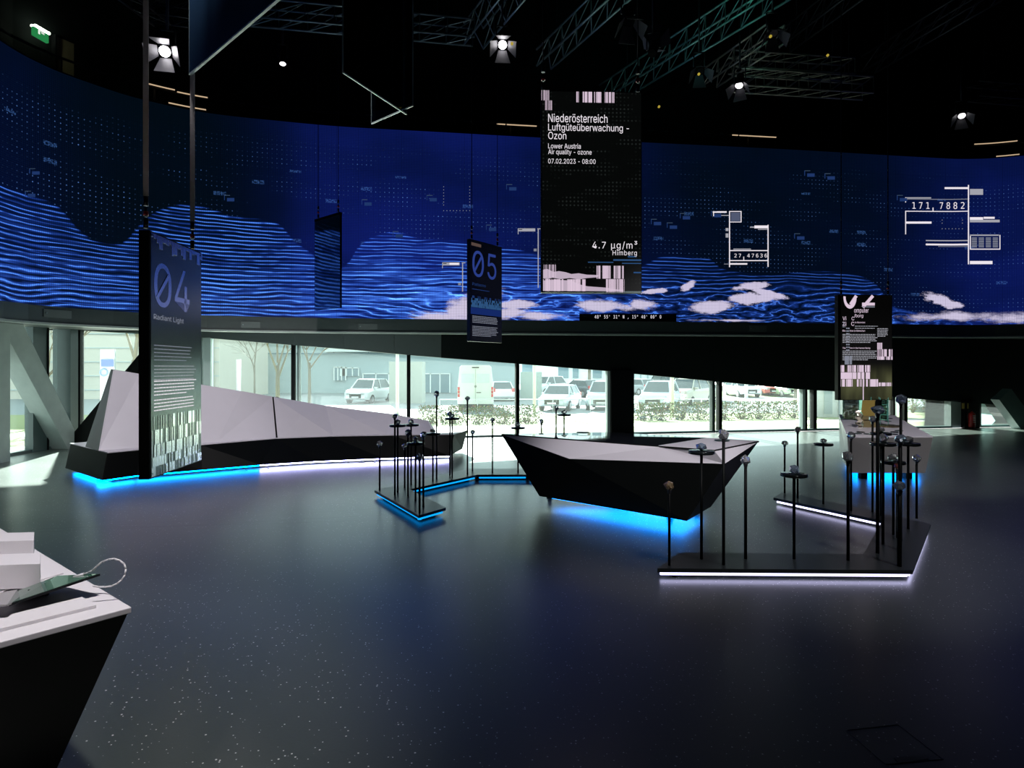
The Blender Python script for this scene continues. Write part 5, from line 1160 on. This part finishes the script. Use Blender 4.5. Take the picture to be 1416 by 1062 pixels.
# --- shrubs
LEAF = [M('leaf_green', (.055,.12,.012), .8, var=.4, spec=.1), M('leaf_yellow', (.19,.17,.03), .8, var=.3, spec=.1), M('leaf_rust', (.2,.08,.04), .8, var=.3, spec=.1)]
def shrub(px, yb, wpx, hpx, lab, seed, zg=-.62, grp='shrubs in the strip outside the windows', dens=750, tree=False):
    r = random.Random(seed); Y = (HC - zg) * F0 / (yb - HY); X = (px - CX) / F0 * Y; w = wpx / F0 * Y / 2; h = hpx / F0 * Y
    th = thing('shrub', lab, 'shrub', (X, Y, zg), grp)
    mb = MB()
    for i in range(14): a = r.uniform(0, 6.28); rr = r.uniform(.1, .9) * w; mb.tube((X + rr*.2*math.cos(a), Y + rr*.2*math.sin(a), zg), (X + rr*math.cos(a), Y + rr*math.sin(a), zg + h*r.uniform(.6, 1.05)), .012, 4, .004, caps=False)
    mb.build('stems', M('twig', (.18,.12,.08), .8), th)
    ms_ = [MB(), MB(), MB()]
    for i in range(dens):
        a = r.uniform(0, 6.28); u = r.random() ** .6; t = r.random(); z = zg + h * (.05 + .92*t); rr = w * u * (1 - .45*abs(t - .45))
        c = Vector((X + rr*math.cos(a), Y + rr*.7*math.sin(a), z)); q = Vector((r.uniform(-1,1), r.uniform(-1,1), r.uniform(-1,1))).normalized(); p = q.orthogonal().normalized(); s = r.uniform(.03, .065)
        k = 0 if r.random() < .6 else (1 if r.random() < .6 else 2)
        ms_[k].add([c - q*s, c + p*s*.5, c + q*s, c - p*s*.5], [(0,1,2,3)])
    for k, nm in enumerate(('green_leaves', 'yellow_leaves', 'rust_leaves')): tag(ms_[k].build(nm, LEAF[k], th, fix=False), kind='stuff')
sh_ = [(596, 588, 44), (628, 589, 44), (662, 589, 46), (695, 589, 44), (730, 588, 46)]
nm = ['leftmost shrub, beside the right end of the bench', 'shrub in front of the left rear of the van', 'shrub in front of the right rear of the van', 'shrub left of the black post before the white hatchback', 'shrub just right of the black post, before the silver hatchback']
for i, (x, y, w) in enumerate(sh_): shrub(x, y, w, 29, nm[i], 100 + i)
sh2 = [(889, 584, 36), (912, 584, 34), (940, 583, 36), (968, 583, 34), (1000, 583, 34), (1026, 582, 34), (1050, 582, 32), (1074, 582, 36), (1098, 581, 34)]
nm = ['first shrub right of the black column', 'second shrub right of the black column, before the people carrier', 'third shrub right of the black column', 'shrub left of the slim black post', 'shrub just right of the slim black post', 'second shrub right of the slim black post', 'shrub below the white and red cars', 'bushy shrub below the red and green cars', 'last shrub of the row before the white wall']
for i, (x, y, w) in enumerate(sh2): shrub(x, y, w, 28, nm[i], 120 + i)
for i, (x, l_) in enumerate(((1262, 'small tree right of the far slim post, left of three'), (1282, 'middle one of three small trees right of the putty table'), (1300, 'right one of three small trees beside the pale column'))): shrub(x, 571, 20, 24, l_, 150 + i, zg=-.5, grp='small trees at the right', dens=300)
# bed under the small trees
tag(MB().beam(P(1256, 568, 34), P(1400, 568, 34), .5, .5).build('planter_wall', M('planter_concrete', (.30,.34,.32), .8)), 'long low grey planter wall beyond the right windows', 'planter')
# --- buildings
def bwall(px0, px1, Y, z0, z1, depth, mat, th, name='wall'):
    x0, x1 = (px0-CX)/F0*Y, (px1-CX)/F0*Y; return MB().box(x0, Y, z0, x1, Y + depth, z1).build(name, mat, th)
PANELW = M('facade_panel', (.42,.50,.52), .6, var=.04); LIGHTW = M('light_facade', (.82,.84,.83), .7, var=.04); WARMW = M('warm_facade', (.62,.56,.48), .7, var=.05); DWIN = M('facade_window', (.18,.26,.30), .2)
th = thing('grey_building', 'large pale grey industrial building filling the view behind the van', 'building', (-10, 62, ZG))
bwall(262, 716, 62, ZG, 9, 12, PANELW, th)
for (a, b, y0, y1) in ((300, 326, 508, 536), (336, 361, 508, 536), (462, 478, 507, 526), (471, 496, 508, 520), (502, 556, 516, 540), (582, 622, 516, 543)):
    Y = 61.8; x0, x1 = (a-CX)/F0*Y, (b-CX)/F0*Y; z1, z0 = HC+(HY-y0)/F0*Y, HC+(HY-y1)/F0*Y
    f = MB().box(x0, Y, z0, x1, Y+.2, z1).build('window', DWIN, th)
    for t in (0, .33, .66, 1): xx = x0 + (x1-x0)*t; MB().box(xx-.05, Y-.06, z0, xx+.05, Y, z1).build('window_bar', LIGHTW, f)
    MB().box(x0, Y-.06, z1-.1, x1, Y, z1).build('window_bar', LIGHTW, f)
for k in range(9): x = -31 + k*3.4; MB().box(x, 61.9, 3.2, x+.06, 62, 9).build('panel_joint', DWIN, th)
MB().box(-31.4, 61.85, 3.1, .5, 62, 3.2).build('panel_joint', DWIN, th); MB().box(-18, 61.2, 3.3, .5, 62, 4.3).build('canopy_band', LIGHTW, th)
th = thing('white_building', 'hazy white building with vertical strips behind the silver hatchback', 'building', (8, 95, ZG))
bwall(716, 858, 95, ZG, 8, 10, LIGHTW, th)
for (a, b) in ((722, 736), (772, 786), (792, 800), (820, 832), (842, 852)): Y = 94.8; MB().box((a-CX)/F0*Y, Y, .2, (b-CX)/F0*Y, Y+.2, 4).build('window', DWIN, th)
th = thing('ribbed_building', 'pale ribbed hall behind the far cars right of the black column', 'building', (30, 90, ZG))
bwall(870, 1125, 92, ZG, 5.0, 10, LIGHTW, th)
for k in range(26): x = 17.5 + k*1.0; MB().box(x, 91.85, ZG, x+.18, 92, 5).build('rib', PANELW, th)
th = thing('near_white_wall', 'bright white wall with pale panels beyond the putty table', 'wall', (17, 30, ZG))
bwall(1108, 1240, 30, ZG, 2.6, .4, LIGHTW, th)
for (a, b) in ((1140, 1151), (1172, 1182)): Y = 29.95; MB().box((a-CX)/F0*Y, Y, -.4, (b-CX)/F0*Y, Y+.1, 1.2).build('louvre_panel', PANELW, th)
for a in (1124, 1160, 1200, 1225): Y = 29.95; x = (a-CX)/F0*Y; MB().box(x, Y, ZG, x+.04, Y+.1, 2.6).build('panel_joint', DWIN, th)
th = thing('left_building', 'pale stone-clad building seen through the left windows', 'building', (-32, 40, ZG))
MB().box(-70, 50, ZG, -23, 60, 12).build('wall', WARMW, th)
for k in range(10): MB().box(-70, 49.93, k*1.1, -23, 50, k*1.1+.06).build('course_joint', PANELW, th)
for (a, b) in ((285, 300),): pass
th2 = MB().box(-24.5, 49.4, ZG, -23.4, 49.9, 12).build('pilaster', LIGHTW, th)
tag(MB().box(-8.5, 44, ZG, -6.2, 45.6, 2.2).build('grey_container', M('container_grey', (.45,.46,.42), .7)), 'beige-grey cabinet left of the white car behind the bench', 'container')
c = P(766-25, 540, 58); tag(MB().box(.65, 48.9, ZG, 2.3, 50, 1.45).build('grey_container', M('container_grey_green', (.36,.42,.38), .7)), 'grey-green container behind and left of the silver hatchback', 'container')
ban = thing('banner', 'white upright banner with blue square behind the left window', 'banner', (-17, 26, -.5))
p0, p1 = P(138.5, 483, 22), P(158.5, 575, 22); MB().box(p0.x, 22, p1.z, p1.x, 22.05, p0.z).build('cloth', LIGHTW, ban)
q0, q1 = P(139.5, 497, 21.95), P(156, 507, 21.95); MB().box(q0.x, 21.95, q1.z, q1.x, 21.99, q0.z).build('blue_square', M('banner_blue', (.15,.22,.6), .6), ban)
MB().lathe([(.18,-.01),(.30,-.01),(.30,.01),(.18,.01),(.18,-.01)], (0,0,0), 20).build('round_mark', M('banner_mark', (.25,.35,.6), .6), ban, world=False).matrix_local = Matrix.Translation(P(143.5, 515, 21.93) - Vector(ban.location)) @ Matrix.Rotation(math.pi/2, 4, 'X') @ Matrix.Scale(.5, 4)
for x in (p0.x, p1.x): MB().tube((x, 22.02, gz(24)-.05), (x, 22.02, p0.z), .02, 6).build('pole', STEEL, ban)
# bare trees
def tree(px, Y, h, lab, seed, r0=.12):
    r = random.Random(seed); X = (px-CX)/F0*Y; th = thing('bare_tree', lab, 'tree', (X, Y, ZG), 'leafless trees outside'); BK = M('bark', (.20,.17,.13), .9)
    MB().tube((X, Y, ZG), (X, Y, ZG + h*.4), r0, 8, r0*.7).build('trunk', BK, th); mb = MB()
    def grow(p, d, l, rad, dep):
        q = p + d*l; mb.tube(p, q, rad, 5, rad*.6, caps=False)
        if dep:
            for k in range(3): grow(q, (d + Vector((r.uniform(-.8,.8), r.uniform(-.8,.8), r.uniform(-.25,.45)))).normalized(), l*r.uniform(.6,.85), rad*.58, dep-1)
    for k in range(4): grow(Vector((X, Y, ZG + h*(.3 + .04*k))), Vector((r.uniform(-.7,.7), r.uniform(-.7,.7), .8)).normalized(), h*.22, r0*.5, 4)
    mb.build('branches', BK, th)
tree(384, 30, 6.5, 'bare tree behind the first long window above the bench', 5); tree(352, 44, 6.5, 'slim bare tree left of the first black post behind the bench', 8, .08); tree(428, 41, 7, 'bare tree right of the first black post', 9); tree(185, 26, 7, 'bare tree behind the left window beside the sign 04', 12)
tree(815, 64, 8, 'bare tree left of the black square column', 13, .2); tree(1101, 44, 7, 'bare tree trunk at the right end of the car row', 14, .18); tree(62, 25, 6, 'bare tree seen past the slanted column at far left', 15)
# poles and rail
for (px, Y, h, lab) in ((549.5, 34, 6, 'white lamp post behind the bench'), (739, 34, 5, 'pale post right of the black post before the container'), (929.5, 30, 5, 'white post before the light blue people carrier'), (1032, 50, 4, 'grey post left of the red car'), (1294, 36, 4, 'white post between the small trees at right'), (330, 40, 3, 'low white post behind the bench at left')):
    x = (px-CX)/F0*Y; tag(MB().tube((x, Y, ZG), (x, Y, ZG+h), .09 if Y < 40 else .13, 10).build('post', LIGHTW), lab, 'post')
rl = thing('fence_rail', 'thin pale rail running in front of the parked cars', 'fence', (0, 35, ZG))
MB().tube((-4, 35.2, .02), (19, 36, .02), .03, 6).build('rail', LIGHTW, rl)
for k in range(12): x = -4 + 23*k/11; MB().tube((x, 35.2 + .8*k/11, ZG), (x, 35.2 + .8*k/11, .04), .025, 6).build('post', LIGHTW, rl)
struct(MB().add([(12, 55, ZG), (50, 50, ZG), (50, 75, 1.0), (12, 75, .2)], [(0,1,2,3)]).build('ground', GRASS, fix=False))
